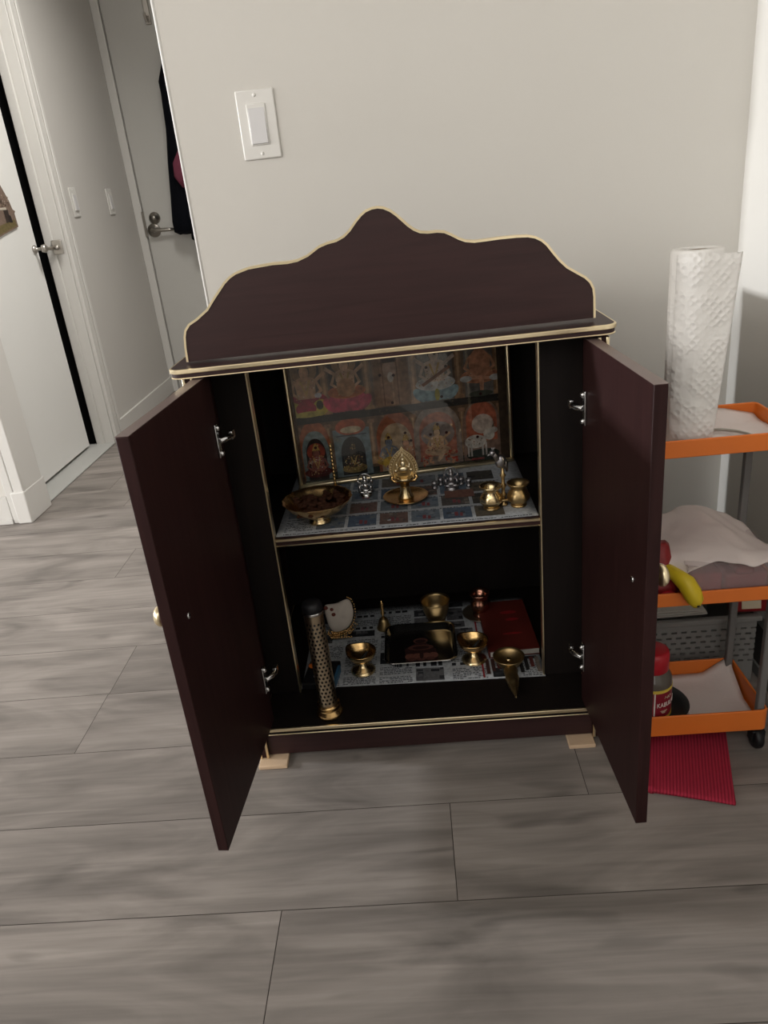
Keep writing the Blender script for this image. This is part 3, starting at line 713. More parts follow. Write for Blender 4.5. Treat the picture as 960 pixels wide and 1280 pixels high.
for i in range(46):
    a = rnd.uniform(0, 2*PI); q = .047*math.sqrt(rnd.random()); hh = .0285+.009*rnd.random()-.002*(q/.047)**2+.004
    for k in range(4):
        mb.ball((bx+q*math.cos(a)+rnd.uniform(-.004, .004), by+q*math.sin(a)+rnd.uniform(-.004, .004), ZT+hh+rnd.uniform(-.003, .003)), rnd.uniform(.003, .0065), 5, sz=.6)
o = obj('dried_flowers', mb, 'dried', origin=(bx, by, ZT+.04)); o['kind'] = 'stuff'; tag(o, 'heap of dark dried flowers lying in the large brass bowl', 'dried flowers')
# beaded brass stick behind the bowl
t = thing('incense_holder', 'thin beaded brass incense stick holder standing behind the large bowl', 'incense holder', (.108, -.165, ZT))
mb = MB(); mb.lathe([(0, 0), (.013, 0), (.0135, .002), (.006, .005), (.003, .01), (0, .01)], .108, -.165, ZT, 24); obj('base', mb, 'brass', t)
mb = MB(); pr = [(0, .0095)]
for k in range(11):
    z = .010+k*.0075; pr += [(.0016, z), (.0034, z+.0025), (.0034, z+.0045), (.0016, z+.007)]
pr += [(0, .096)]; mb.lathe(pr, .108, -.165, ZT, 14); obj('stem', mb, 'brass', t)
# small seated silver idols
def idol(name, label, x, y, z, h, mat, arch=True, group=None):
    t = thing(name, label, 'figurine', (x, y, z), group)
    s = h
    mb = MB(); mb.lathe([(0, 0), (.30*s, 0), (.32*s, .03*s), (.26*s, .07*s), (.28*s, .12*s), (0, .13*s)], x, y, z, 24); obj('pedestal', mb, mat, t)
    mb = MB(); c = lambda dx, dy, dz: (x+dx*s, y+dy*s, z+dz*s)
    mb.ball(c(0, 0, .24), .20*s, 10, 1.1, .75, .6); mb.ball(c(-.16, -.08, .19), .12*s, 8, 1.3, .8, .6); mb.ball(c(.16, -.08, .19), .12*s, 8, 1.3, .8, .6)
    mb.ball(c(0, 0, .42), .14*s, 10, 1, .8, 1.2); mb.ball(c(0, -.01, .68), .105*s, 10, 1, 1, 1.1); mb.ball(c(0, -.11, .62), .04*s, 6, .7, .8, 1.8)
    for sg in (-1, 1):
        mb.tube([c(sg*.12, 0, .54), c(sg*.25, -.03, .44), c(sg*.24, -.12, .36)], .045*s, 8); mb.tube([c(sg*.12, .02, .54), c(sg*.27, 0, .60), c(sg*.30, -.02, .72)], .04*s, 8); mb.ball(c(sg*.115, 0, .70), .05*s, 6, .6, .5, 1.1)
    mb.lathe([(.09*s, 0), (.10*s, .03*s), (.07*s, .10*s), (.03*s, .17*s), (0, .2*s)], x, y, z+.76*s, 16)
    obj('body', mb, mat, t)
    if arch:
        pth = [c(-.32*math.cos(a) if True else 0, .10, .22+.0) for a in ()]
        pth = [c(-.30, .09, .1), c(-.31, .09, .5)]+[c(-.31*math.cos(a), .09, .62+.34*math.sin(a)) for a in [PI*i/12 for i in range(13)]]+[c(.31, .09, .5), c(.30, .09, .1)]
        mb = MB(); mb.tube(pth, .028*s, 8); obj('halo_arch', mb, mat, t)
    return t
idol('figurine', 'tiny seated silver idol between the large bowl and the brass lamp', .170, -.212, ZT, .044, 'silver', True)
idol('figurine', 'tiny seated silver idol between the brass lamp and the twin pots', .333, -.215, ZT, .043, 'silver_dull', True)
# tiny silver cups on either side of the second idol
def cup_prof(s): return [(0, 0), (.0085*s, 0), (.0080*s, .003*s), (.0060*s, .006*s), (.0075*s, .013*s), (.0085*s, .02*s), (.0078*s, .02*s), (.0066*s, .012*s), (0, .008*s)]
def tiny(x, y, label):
    t = thing('silver_tumbler', label, 'tumbler', (x, y, ZT), 'tiny silver tumblers by the idol')
    mb = MB(); mb.lathe(cup_prof(.72), x, y, ZT, 20); obj('cup', mb, 'silver_dull', t)
    mb = MB(); mb.lathe([(0, 0), (.005, 0), (.005, .001), (0, .0012)], x, y, ZT, 16); obj('base_ring', mb, 'silver_dull', t)
    return t
tiny(.301, -.206, 'tiny silver tumbler left of the idol by the twin pots, outer one')
tiny(.3135, -.190, 'tiny silver tumbler left of the idol by the twin pots, nearest it')
tiny(.352, -.196, 'tiny silver tumbler right of the idol by the twin pots, nearest it')
tiny(.366, -.207, 'tiny silver tumbler right of the idol by the twin pots, outer one')
# brass lamp with an ornamented backplate, standing in a saucer
lx, ly = .246, -.248
t = thing('oil_lamp', 'bright brass lamp with pointed ornamental backplate standing in a saucer', 'oil lamp', (lx, ly, ZT))
mb = MB(); mb.lathe([(0, 0), (.026, 0), (.030, .002), (.040, .006), (.0425, .0085), (.0415, .009), (.038, .0075), (.028, .0045), (0, .004)], lx, ly, ZT, 56); obj('saucer', mb, 'brass', t)
mb = MB(); mb.lathe([(0, .004), (.015, .004), (.014, .008), (.010, .014), (.0085, .024), (.0085, .032), (.012, .036), (.017, .040), (.019, .046), (.0175, .0465), (.014, .041), (0, .040)], lx, ly, ZT, 40); obj('lamp_bowl', mb, 'brass_pale', t)
LP = [(-.0155, .040)]+[(-.025*math.cos(a)*(1-.0*a), .060+0*a) for a in ()]
half = [(.0125, .040), (.0235, .048), (.0265, .056), (.0255, .066), (.0215, .077), (.0150, .086), (.0075, .0925), (.0028, .096), (0, .1015)]
out = [(-x, z) for x, z in half]+[(x, z) for x, z in reversed(half[:-1])]
mb = MB(); mb.prism([(lx+x, ZT+z) for x, z in out], ly+.004, ly+.0065); bpl = obj('backplate', mb, 'brass_dull', t)
mb = MB()
for sc in (1.0, .74, .5):
    pth = [(lx+x*sc, ly+.0035, ZT+.040+(z-.040)*(.60+.40*sc)+.0) for x, z in out]; mb.tube(pth, .0011, 6)
for i in range(len(out)*2):
    k = i/2; a = out[int(k)]; b2 = out[min(int(k)+1, len(out)-1)]; f = k-int(k); mb.ball((lx+(a[0]*(1-f)+b2[0]*f)*.9, ly+.0028, ZT+.042+((a[1]*(1-f)+b2[1]*f)-.042)*.93), .0017, 5)
mb.ball((lx, ly+.003, ZT+.058), .008, 8, 1.2, .5, .8); mb.ball((lx, ly+.003, ZT+.068), .0055, 8, 1, .6, 1.2); mb.ball((lx, ly+.003, ZT+.077), .004, 8, 1, .7, 1); mb.ball((lx, ly+.003, ZT+.083), .003, 6, .7, .6, 1.6)
for sg in (-1, 1): mb.tube([(lx+sg*.004, ly+.003, ZT+.066), (lx+sg*.011, ly+.002, ZT+.062), (lx+sg*.012, ly+.002, ZT+.072)], .0016, 6); mb.ball((lx+sg*.014, ly+.003, ZT+.056), .0035, 6, 1, .6, 1)
obj('ornament', mb, 'gold', bpl, label='bright raised gold ornament')
for sg in (-1, 1):
    mb = MB(); mb.tube([(lx+sg*.010, ly, ZT+.037), (lx+sg*.019, ly+.001, ZT+.036), (lx+sg*.024, ly+.002, ZT+.042), (lx+sg*.020, ly+.003, ZT+.0475)], [.0035, .003, .003, .004], 8); obj('side_scroll', mb, 'brass', t)
# twin pots joined by a bird-topped handle
t = thing('powder_holder', 'twin lidless brass pots joined under a handle with a silver bird on top', 'twin pots', (.419, -.318, ZT))
for px, py in ((.396, -.322), (.444, -.318)):
    mb = MB(); mb.lathe([(0, .004), (.012, .004), (.0185, .012), (.0195, .019), (.0165, .027), (.0125, .031), (.0135, .035), (.0195, .041), (.0200, .043), (.0180, .043), (.0120, .036), (.0105, .030), (0, .026)], px, py, ZT, 36,
                      rfun=lambda a, j: 1+(.05*math.cos(6*a) if j in (2, 3) else 0)); obj('pot', mb, 'brass_pale' if px < .42 else 'brass_dull', t)
    mb = MB(); mb.lathe([(0, 0), (.014, 0), (.0145, .002), (.010, .0045), (0, .0045)], px, py, ZT, 24); obj('pot_foot', mb, 'brass_dull', t)
mb = MB(); pr = [(0, 0), (.007, 0), (.007, .003), (.003, .006), (.003, .016), (.0055, .020), (.003, .024), (.003, .032), (.006, .037), (.003, .042), (.003, .052), (.0055, .056), (.003, .06), (.0028, .07), (0, .07)]
mb.lathe(pr, .419, -.312, ZT, 16)
mb.tube([(.400, -.32, ZT+.013), (.419, -.316, ZT+.010), (.440, -.317, ZT+.013)], .003, 8); obj('handle', mb, 'brass_dull', t)
mb = MB(); mb.ball((.416, -.312, ZT+.082), .010, 10, 1.0, .7, 1.2); mb.tube([(.412, -.312, ZT+.086), (.406, -.314, ZT+.096), (.402, -.315, ZT+.099)], [.0065, .005, .004], 8); mb.ball((.402, -.316, ZT+.100), .0055, 8); mb.tube([(.399, -.317, ZT+.099), (.393, -.318, ZT+.096)], [.0025, .0008], 6)
mb.tube([(.420, -.311, ZT+.085), (.425, -.310, ZT+.075), (.427, -.309, ZT+.062)], [.006, .005, .002], 8)
for k in range(3): mb.tube([(.403, -.316, ZT+.104), (.401+.003*k, -.316, ZT+.110)], .0007, 5)
obj('bird', mb, 'silver_dull', t, label='tarnished silver bird')

# ------------------------------------------------------------------ things in the lower compartment
# perforated incense tower
tx, ty, z0 = .0785, -.443, .0786
t = thing('incense_tower', 'tall perforated metal incense tower with brass foot and dark cap', 'incense burner', (tx, ty, z0))
TL = Matrix.Translation((tx, ty, z0)) @ Matrix.Rotation(math.radians(-.6), 4, 'Y')
mb = MB(); mb.lathe([(0, 0), (.023, 0), (.0245, .003), (.0235, .008), (.0195, .012), (.0185, .016), (.0205, .020), (.0205, .023), (0, .023)], n=40, M=TL); obj('foot', mb, 'brass', t)
R0 = .0168; zb, ztop = .0225, .214; nr = 15; rows_ = 22
vs = []; fs = []
mb = MB(); mbd = MB()
dz = (ztop-.016-zb-.006)/rows_
# skin with real holes: each cell is a ring of faces round a hexagonal opening
def cyl(a, z, rr=R0): return (rr*math.cos(a), rr*math.sin(a), z)
da = 2*PI/nr
for j in range(rows_):
    zc = zb+.006+dz*(j+.5)
    for i in range(nr):
        ac = da*(i+(.5 if j % 2 else 0))
        sq = [(-1, -1), (0, -1), (1, -1), (1, 0), (1, 1), (0, 1), (-1, 1), (-1, 0)]
        outp = [cyl(ac+u*da/2, zc+v*dz/2) for u, v in sq]
        inp = [cyl(ac+math.cos(th)*da*.30, zc+math.sin(th)*dz*.33) for th in [-3*PI/4+PI/4*k for k in range(8)]]
        mb.add(outp+inp, [(k, (k+1) % 8, 8+(k+1) % 8, 8+k) for k in range(8)], None, True, 0, TL)
for za, zz in ((zb, zb+.006), (ztop-.016, ztop)):
    mb.add([cyl(da*i, za) for i in range(nr)]+[cyl(da*i, zz) for i in range(nr)], [(i, (i+1) % nr, (i+1) % nr+nr, i+nr) for i in range(nr)], None, True, 0, TL)
obj('tube', mb, 'tower_metal', t, recalc=False)
mb = MB(); mb.lathe([(0, .0225), (.0145, .0225), (.0145, ztop-.002), (0, ztop-.002)], n=24, M=TL); obj('inner_sleeve', mb, 'black_plastic', t)
mb = MB(); mb.lathe([(.0178, ztop-.003), (.0186, ztop-.0015), (.0186, ztop+.001), (.0178, ztop+.003), (.0178, ztop-.003)], n=36, M=TL); obj('rim', mb, 'silver', t)
mb = MB(); mb.lathe([(0, ztop-.001), (.0176, ztop), (.0176, ztop+.010), (.016, ztop+.016), (.010, ztop+.019), (0, ztop+.020)], n=36, M=TL); obj('cap', mb, 'packet_dark', t)
# white shell-shaped pouch with gold beads, propped upright
t = thing('shell_pouch', 'white shell-shaped pouch with brown beads and a gold beaded fringe', 'pouch', (.085, -.205, ZB))
SH = [(.052, .160), (.066, .160), (.080, .161), (.092, .166), (.103, .170), (.111, .165), (.1155, .150), (.115, .133), (.110, .118), (.101, .106), (.089, .100), (.076, .097), (.066, .098), (.060, .108), (.056, .125), (.053, .145)]
MS = Matrix.Translation((0, -.205, .082)) @ Matrix.Rotation(math.radians(-14), 4, 'X') @ Matrix.Translation((0, 0, -.082))
mb = MB(); cxs = sum(p[0] for p in SH)/len(SH); czs = sum(p[1] for p in SH)/len(SH)
vs = []; fs = []; n = len(SH)
for sc, y in ((1, 0), (.97, -.006), (.8, -.011), (.4, -.014)): vs += [(cxs+(x-cxs)*sc, y+.002*math.sin(i*1.7), czs+(z-czs)*sc) for i, (x, z) in enumerate(SH)]
for k in range(3): fs += [(k*n+i, k*n+(i+1) % n, (k+1)*n+(i+1) % n, (k+1)*n+i) for i in range(n)]
fs += [tuple(range(3*n, 4*n)), tuple(reversed(range(n)))]
mb.add(vs, fs, None, True, 0, MS); o = obj('pouch_body', mb, 'shell_white', t); sb = o.modifiers.new('s', 'SUBSURF'); sb.levels = 1; sb.render_levels = 2
for x, z, q in ((.0585, .154, .0042), (.0705, .150, .0035), (.0735, .139, .0042)):
    mb = MB(); mb.ball((x, -.0125, z), q, 8, 1.1, .7, 1, M=MS); obj('bead', mb, 'bead_brown', t)
mb = MB()
for i in range(4, 13):
    a, b2 = SH[i], SH[(i+1) % n]
    for k in range(3):
        f = k/3; x, z = a[0]*(1-f)+b2[0]*f, a[1]*(1-f)+b2[1]*f
        nx_, nz_ = (x-cxs), (z-czs); l = math.hypot(nx_, nz_)
        for w in range(3 if i > 7 else 1): mb.ball((x+nx_/l*(.002+w*.004)+rnd.uniform(-.001, .001), -.004-w*.0012, max(.0845, z+nz_/l*(.002+w*.0042))), rnd.uniform(.0016, .0027), 5, M=MS)
for k in range(26): mb.ball((.064+.0017*k, -.003+.004*((k*7) % 3-1), .0868+.006*((k*5) % 3)), .0024, 5, M=MS)
obj('beaded_fringe', mb, 'brass', t)
# packet lying behind the tower
t = thing('printed_packet', 'small black packet with orange print and blue edge lying behind the incense tower', 'packet', (.055, -.335, ZB))
MP = T(.0545, -.338, ZB, -.12)
mb = MB(); mb.box(-.031, .030, -.036, .040, .0, .013, M=MP); obj('box', mb, 'packet_dark', t, bevel=.002)
mb = MB(); mb.box(.0285, .0335, -.0355, .022, .0005, .0145, M=MP); obj('edge_strip', mb, 'packet_blue', t, label='blue edge')
mb = MB(); mb.prismz(ell(-.014, .022, .016, .010, 20), .0131, .0139, M=MP); obj('orange_print', mb, 'orange_plastic', t, label='orange oval print')
mb = MB(); mb.prismz(ell(-.006, -.012, .007, .006, 16), .0131, .0139, M=MP); obj('white_print', mb, 'label_white', t, label='white round print')
# two footed oil lamps (diya)
def diya(x, y, label):
    t = thing('footed_oil_lamp', label, 'oil lamp', (x, y, ZB), 'pair of footed brass lamps')
    mb = MB()
    def lip(a, j): return 1
    prof = [(.004, .020), (.011, .0225), (.0215, .0285), (.0270, .0365), (.0292, .0440), (.0290, .0455), (.0273, .0445), (.0245, .0365), (.0185, .0305), (0, .0265)]
    mb.lathe(prof, x, y, ZB, 44)
    for v in mb.v:      # pull the rim out into a spout
        dx, dy = v.x-x, v.y-y; a = math.atan2(dy, dx); w = max(0, math.cos(a-2.5))**12
        k = max(0, (v.z-ZB-.03)/.019)
        v.x += dx*w*.25*k; v.y += dy*w*.25*k; v.z += .002*w*k
    obj('cup', mb, 'brass', t)
    mb = MB(); mb.lathe([(0, 0), (.0240, 0), (.0243, .0022), (.0200, .0055), (.0120, .0105), (.0065, .0165), (.0070, .0215), (0, .0215)], x, y, ZB, 36); obj('foot', mb, 'brass_pale', t)
    mb = MB(); mb.tube([(x, y, ZB+.027), (x+.004, y+.002, ZB+.031), (x+.012, y+.004, ZB+.040)], [.0035, .003, .002], 7); obj('wick', mb, 'black_plastic', t)
    return t
d = diya(.134, -.322, 'footed brass oil lamp left of the steel tray')
e = copy_tree(d); e.location = (.350, -.312, ZB); e['label'] = 'footed brass oil lamp right of the steel tray'
# steel tray with a flat rust-coloured motif
t = thing('steel_tray', 'shiny rectangular steel tray with rounded corners and a rust-coloured motif', 'tray', (.247, -.262, ZB))
def rrect(hx, hy, rr, n_=6):
    o_ = []
    for sx, sy, a0 in ((1, 1, 0), (-1, 1, PI/2), (-1, -1, PI), (1, -1, 3*PI/2)): o_ += [(sx*(hx-rr)+rr*math.cos(a0+PI/2*k/n_), sy*(hy-rr)+rr*math.sin(a0+PI/2*k/n_)) for k in range(n_+1)]
    return o_
MT = T(.2475, -.258, ZB, .0)
rings = [rrect(.060, .056, .016), rrect(.064, .061, .018), rrect(.069, .068, .02), rrect(.072, .071, .022), rrect(.0715, .0705, .0215), rrect(.068, .067, .0195), rrect(.0635, .0605, .017), rrect(.060, .056, .016)]
zs = [.0, .001, .013, .0135, .0145, .0138, .0025, .0015]
mb = MB(); n = len(rings[0]); vs = []; fs = []
for rg, z in zip(rings, zs): vs += [(x, y, z) for x, y in rg]
for k in range(len(rings)-1): fs += [(k*n+i, k*n+(i+1) % n, (k+1)*n+(i+1) % n, (k+1)*n+i) for i in range(n)]
fs += [tuple(range((len(rings)-1)*n, len(rings)*n)), tuple(reversed(range(n)))]
mb.add(vs, fs, None, True, 0, MT); obj('tray_body', mb, 'steel', t, auto=50)
mb = MB()
rc = s2l((88, 52, 44)); rd = s2l((44, 22, 20)); rp = s2l((112, 70, 58))
lz = [0]
def flat(pts, c): lz[0] += 1; mb.add([(x, y, .0017+lz[0]*.00003) for x, y in pts], [tuple(range(len(pts)))], c, False, 0, MT)
flat([(-.030, -.05), (.034, -.05), (.030, -.01), (.012, .012), (.0, .03), (-.012, .012), (-.032, -.004)], rd)
flat(ell(0, .022, .015, .010), rc); flat(ell(0, .020, .011, .007), rd); flat(ell(0, -.002, .026, .010), rc); flat(ell(0, -.003, .017, .006), rd)
for x in (-.022, -.008, .010, .024): flat(ell(x, -.032, .010, .010), rp)
for x in (-.018, .0, .018): flat(ell(x, -.042, .009, .006), rc)
flat(ell(.001, -.03, .004, .012), rd)
obj('flat_motif', mb, 'printed', t, recalc=False, label='rust-coloured motif')
# slender brass bell behind the tray
t = thing('hand_bell', 'slender brass hand bell standing behind the left corner of the steel tray', 'bell', (.172, -.175, ZB))
mb = MB(); mb.lathe([(0, .002), (.0130, .002), (.0150, .0), (.0155, .003), (.0120, .010), (.0100, .019), (.0070, .025), (0, .027)], .172, -.175, ZB, 30); obj('bell_cup', mb, 'brass_dull', t)
mb = MB(); mb.lathe([(0, .025), (.004, .027), (.0025, .032), (.0045, .038), (.0028, .043), (.0045, .050), (.003, .055), (.005, .060), (.0028, .064), (.002, .067), (0, .068)], .172, -.175, ZB, 16); obj('handle', mb, 'brass', t)
# brass tumbler bowl
t = thing('brass_cup', 'plain round brass cup standing behind the steel tray', 'cup', (.284, -.155, ZB))
mb = MB(); mb.lathe([(.017, .004), (.022, .010), (.0265, .025), (.0295, .042), (.0315, .048), (.0305, .0485), (.0280, .042), (.0250, .026), (.020, .012), (0, .008)], .284, -.155, ZB, 40); obj('cup_body', mb, 'brass_dull', t)
mb = MB(); mb.lathe([(0, 0), (.019, 0), (.019, .002), (.0165, .005), (0, .005)], .284, -.155, ZB, 30); obj('foot', mb, 'brass_dull', t)
# copper pot in a dark saucer
t = thing('copper_pot', 'small reddish copper pot standing in a dark saucer by the red book', 'pot', (.378, -.155, ZB))
mb = MB(); mb.lathe([(0, 0), (.022, 0), (.030, .003), (.037, .009), (.0385, .010), (.0365, .0102), (.029, .005), (0, .003)], .378, -.155, ZB, 40); obj('saucer', mb, 'antique_brass', t)
mb = MB(); mb.lathe([(0, .0035), (.016, .0035), (.0165, .007), (.011, .011), (.017, .018), (.0205, .028), (.0195, .038), (.0155, .044), (.0165, .048), (.0225, .056), (.0225, .058), (.0205, .058), (.0145, .050), (.0135, .044), (0, .040)], .378, -.155, ZB, 40); obj('pot_body', mb, 'copper', t)
# red book
t = thing('book', 'red hardback book lying flat at the right end of the lower compartment', 'book', (.430, -.215, ZB))
MB_ = T(.4235, -.2235, ZB, math.radians(2))
mb = MB(); mb.box(-.046, .051, -.088, .098, 0, .0018, M=MB_); mb.box(-.046, .051, -.088, .098, .0132, .015, M=MB_); mb.box(-.0475, -.0455, -.088, .098, 0, .015, M=MB_); obj('cover', mb, 'book_red', t, bevel=.0006)
mb = MB(); mb.box(-.0445, .0495, -.0865, .0965, .0019, .0131, M=MB_); obj('pages', mb, 'page', t, label='white page edges')
for x, y, w, h in ((.012, .05, .017, .006), (.016, .022, .014, .005), (.008, -.03, .02, .003)):
    mb = MB(); mb.prismz(ell(x, y, w, h, 18), .01502, .0153, M=MB_); obj('cover_print', mb, 'packet_red', t)
# aarti lamp with a tapered stepped handle, pointing out over the paper
t = thing('aarti_lamp', 'round brass aarti lamp with a tapering stepped handle pointing to the front', 'oil lamp', (.413, -.345, ZB))
zc = .0985
mb = MB(); mb.lathe([(0, -.0165), (.012, -.0165), (.020, -.010), (.0255, -.001), (.0290, .0055), (.0298, .008), (.0285, .0085), (.0255, .004), (.0185, -.004), (0, -.007)], .413, -.345, zc, 44); obj('dish', mb, 'brass_dull', t)
MH2 = Matrix.Translation((.4125, -.363, .0925)) @ Matrix.Rotation(math.radians(93.0), 4, 'X')
mb = MB(); mb.lathe([(0, 0), (.010, .002), (.0135, .012), (.0105, .022), (.0120, .026), (.0125, .034), (.0095, .040), (.0105, .043), (.0095, .052), (.0062, .058), (.0070, .061), (.0048, .070), (.0022, .080), (.0026, .083), (0, .086)], n=28, M=MH2); obj('handle', mb, 'brass_dull', t)
mb = MB(); mb.ball((.413, -.343, zc-.002), .006, 8, 1, 1, .7); obj('wick_stud', mb, 'brass_pale', t)

# ------------------------------------------------------------------ trolley and what stands on it
TX0, TX1, TY0, TY1 = .585, .8185, -.520, -.366
tr_ = thing('trolley', 'narrow three-tier trolley with orange trays, grey posts and black casters', 'trolley', (.70, -.443, 0))
def tray(z0, z1):
    mb = MB(); w = .004
    mb.box(TX0, TX1, TY0, TY1, z0, z0+.004)
    o0 = rrect((TX1-TX0)/2, (TY1-TY0)/2, .010, 4); o1 = rrect((TX1-TX0)/2-w, (TY1-TY0)/2-w, .007, 4); cx, cy = (TX0+TX1)/2, (TY0+TY1)/2
    n = len(o0); vs = []
    for rg, z in ((o0, z0), (o0, z1), (o1, z1), (o1, z0+.003)): vs += [(cx+x, cy+y, z) for x, y in rg]
    fs = []
    for k in range(3): fs += [(k*n+i, k*n+(i+1) % n, (k+1)*n+(i+1) % n, (k+1)*n+i) for i in range(n)]
    fs.append(tuple(range(n))); fs.append(tuple(range(3*n, 4*n)))
    mb = MB(); mb.add(vs, fs)
    # row of small embossed ticks along the front rim
    return obj('tray', mb, 'orange_plastic', tr_, bevel=.0015)
for z0, z1 in ((.043, .083), (.295, .3185), (.5405, .567)): tray(z0, z1)
for x, y in ((TX0+.012, TY0+.012), (TX1-.011, TY0+.012), (TX0+.012, TY1-.011), (TX1-.011, TY1-.011)):
    mb = MB(); mb.box(x-.006, x+.006, y-.006, y+.006, .048, .5405); obj('post', mb, 'grey_post', tr_, bevel=.002)
    mb = MB(); mb.tube([(x, y, .043), (x, y, .034)], .005, 8); mb.box(x-.011, x-.008, y-.009, y+.009, .014, .036); mb.box(x+.008, x+.011, y-.009, y+.009, .014, .036); mb.box(x-.011, x+.011, y-.009, y+.009, .033, .037)
    c = obj('caster', mb, 'black_plastic', tr_, bevel=.001)
    mb = MB(); mb.lathe([(0, -.007), (.017, -.007), (.0195, -.004), (.0195, .004), (.017, .007), (0, .007)], n=24, M=Matrix.Translation((x, y, .0196)) @ Matrix.Rotation(PI/2, 4, 'Y')); obj('wheel', mb, 'black_plastic', c)
# crumpled sheets of kitchen paper
def sheet(name, label, pts_fn, nu, nv, th=.0012, mat='paper_white', origin=None):
    vs = []; fs = []
    for lay_ in (0, 1):
        for j in range(nv+1):
            for i in range(nu+1):
                p = pts_fn(i/nu, j/nv); vs.append((p[0], p[1], p[2]-(th if lay_ == 0 else 0)))
    q = (nu+1)*(nv+1)
    for j in range(nv):
        for i in range(nu):
            a = j*(nu+1)+i; fs.append((q+a, q+a+1, q+a+nu+2, q+a+nu+1)); fs.append((a, a+nu+1, a+nu+2, a+1))
    edge = [i for i in range(nu+1)]+[j*(nu+1)+nu for j in range(1, nv+1)]+[nv*(nu+1)+i for i in range(nu-1, -1, -1)]+[j*(nu+1) for j in range(nv-1, 0, -1)]
    for a, b2 in zip(edge, edge[1:]+edge[:1]): fs.append((a, b2, b2+q, a+q))
    mb = MB(); mb.add(vs, fs, None, True)
    o = obj(name, mb, mat, origin=origin or tuple(vs[q+len(vs)//4]))
    return tag(o, label, 'paper towel')
def nz(x, y, s=0): return mnoise.noise(Vector((x*18+s, y*18, s)))
def top_sheet(u, v):
    x = .592+u*(.812-.592); y = TY0+.006+v*(TY1-TY0-.011)
    z = .5462+.0012*nz(x, y, 3)+.0008
    if v > .72: z += (v-.72)/.28*.020*(1-abs(u-.62)*1.4 if u > .2 else .3)
    if v > .72 and u > .8: z -= (u-.8)*.03
    return (x, y, max(z, .5462))
sheet('paper_liner', 'sheet of white kitchen paper lining the top tray under the paper roll', top_sheet, 24, 16, origin=(.70, -.443, .546))
def bot_sheet(u, v):
    x = .592+u*(.811-.592); y = TY0+.006+v*(TY1-TY0-.012); z = .0487+.0012*nz(x, y, 9)
    if u > .78 and v > .5: z += (u-.78)/.22*(v-.5)/.5*.034
    if v > .9: z += (v-.9)/.1*.008
    return (x, y, max(z, .0485))
sheet('paper_liner', 'sheet of white kitchen paper lining the lowest tray beneath the jar', bot_sheet, 24, 16, origin=(.70, -.443, .048))
# paper towel roll
rx, ryy, rz = .676, -.462, .5485
t = thing('paper_towel_roll', 'white embossed paper towel roll standing on the top orange tray', 'paper towel roll', (rx, ryy, rz))
mb = MB(); mb.lathe([(.016, .0), (.031, .0), (.033, .003), (.033, .268), (.031, .2705), (.016, .2705), (.016, .0)], rx, ryy, rz, 56, rfun=lambda a, j: 1+.05*math.cos(2*a+.5)); obj('roll', mb, 'paper_towel', t)
mb = MB(); mb.lathe([(.0145, .002), (.0158, .002), (.0158, .2685), (.0145, .2685), (.0145, .002)], rx, ryy, rz, 32, rfun=lambda a, j: 1+.12*math.cos(2*a+.3)); obj('core', mb, 'cardboard', t)
vs = []; fs = []; nu, nv = 22, 22
for l_ in (0, 1):
    for j in range(nv+1):
        for i in range(nu+1):
            u = i/nu; w = j/nv; zz = .004+.262*w
            a = math.radians(205+75*min(1, u/.55))
            if u <= .55: x = rx+.0352*math.cos(a); y = ryy-.0001+.0352*math.sin(a)
            else:
                x = rx+.0352*math.cos(math.radians(280))+(u-.55)/.45*(.020+.022*w); y = ryy+.0352*math.sin(math.radians(280))+(u-.55)/.45*(.004)
            vs.append((x, y-(.0009 if l_ else 0), rz+zz+.002*math.sin(u*5)*w))
q = (nu+1)*(nv+1)
for j in range(nv):
    for i in range(nu):
        a = j*(nu+1)+i; fs.append((q+a, q+a+1, q+a+nu+2, q+a+nu+1)); fs.append((a, a+nu+1, a+nu+2, a+1))
edge = [i for i in range(nu+1)]+[j*(nu+1)+nu for j in range(1, nv+1)]+[nv*(nu+1)+i for i in range(nu-1, -1, -1)]+[j*(nu+1) for j in range(nv-1, 0, -1)]
for a, b2 in zip(edge, edge[1:]+edge[:1]): fs.append((a, b2, b2+q, a+q))
mb = MB(); mb.add(vs, fs, None, True); obj('loose_sheet', mb, 'paper_towel', t)
# bent grey strip on the liner
mb = MB(); mb.tube([(.715, -.440, .5515), (.735, -.446, .5525), (.752, -.459, .5525), (.762, -.475, .5525), (.768, -.492, .5515)], .0026, 8); mb.tube([(.703, -.492, .5515), (.722, -.489, .5515), (.745, -.489, .5515)], .002, 8)
mb.tube([(.768, -.492, .5515), (.757, -.490, .5512), (.745, -.489, .5512)], .0018, 8)
o = obj('wire_tongs', mb, 'nickel', origin=(.735, -.47, .5495)); tag(o, 'small grey metal tongs lying on paper beside the paper roll', 'tongs')
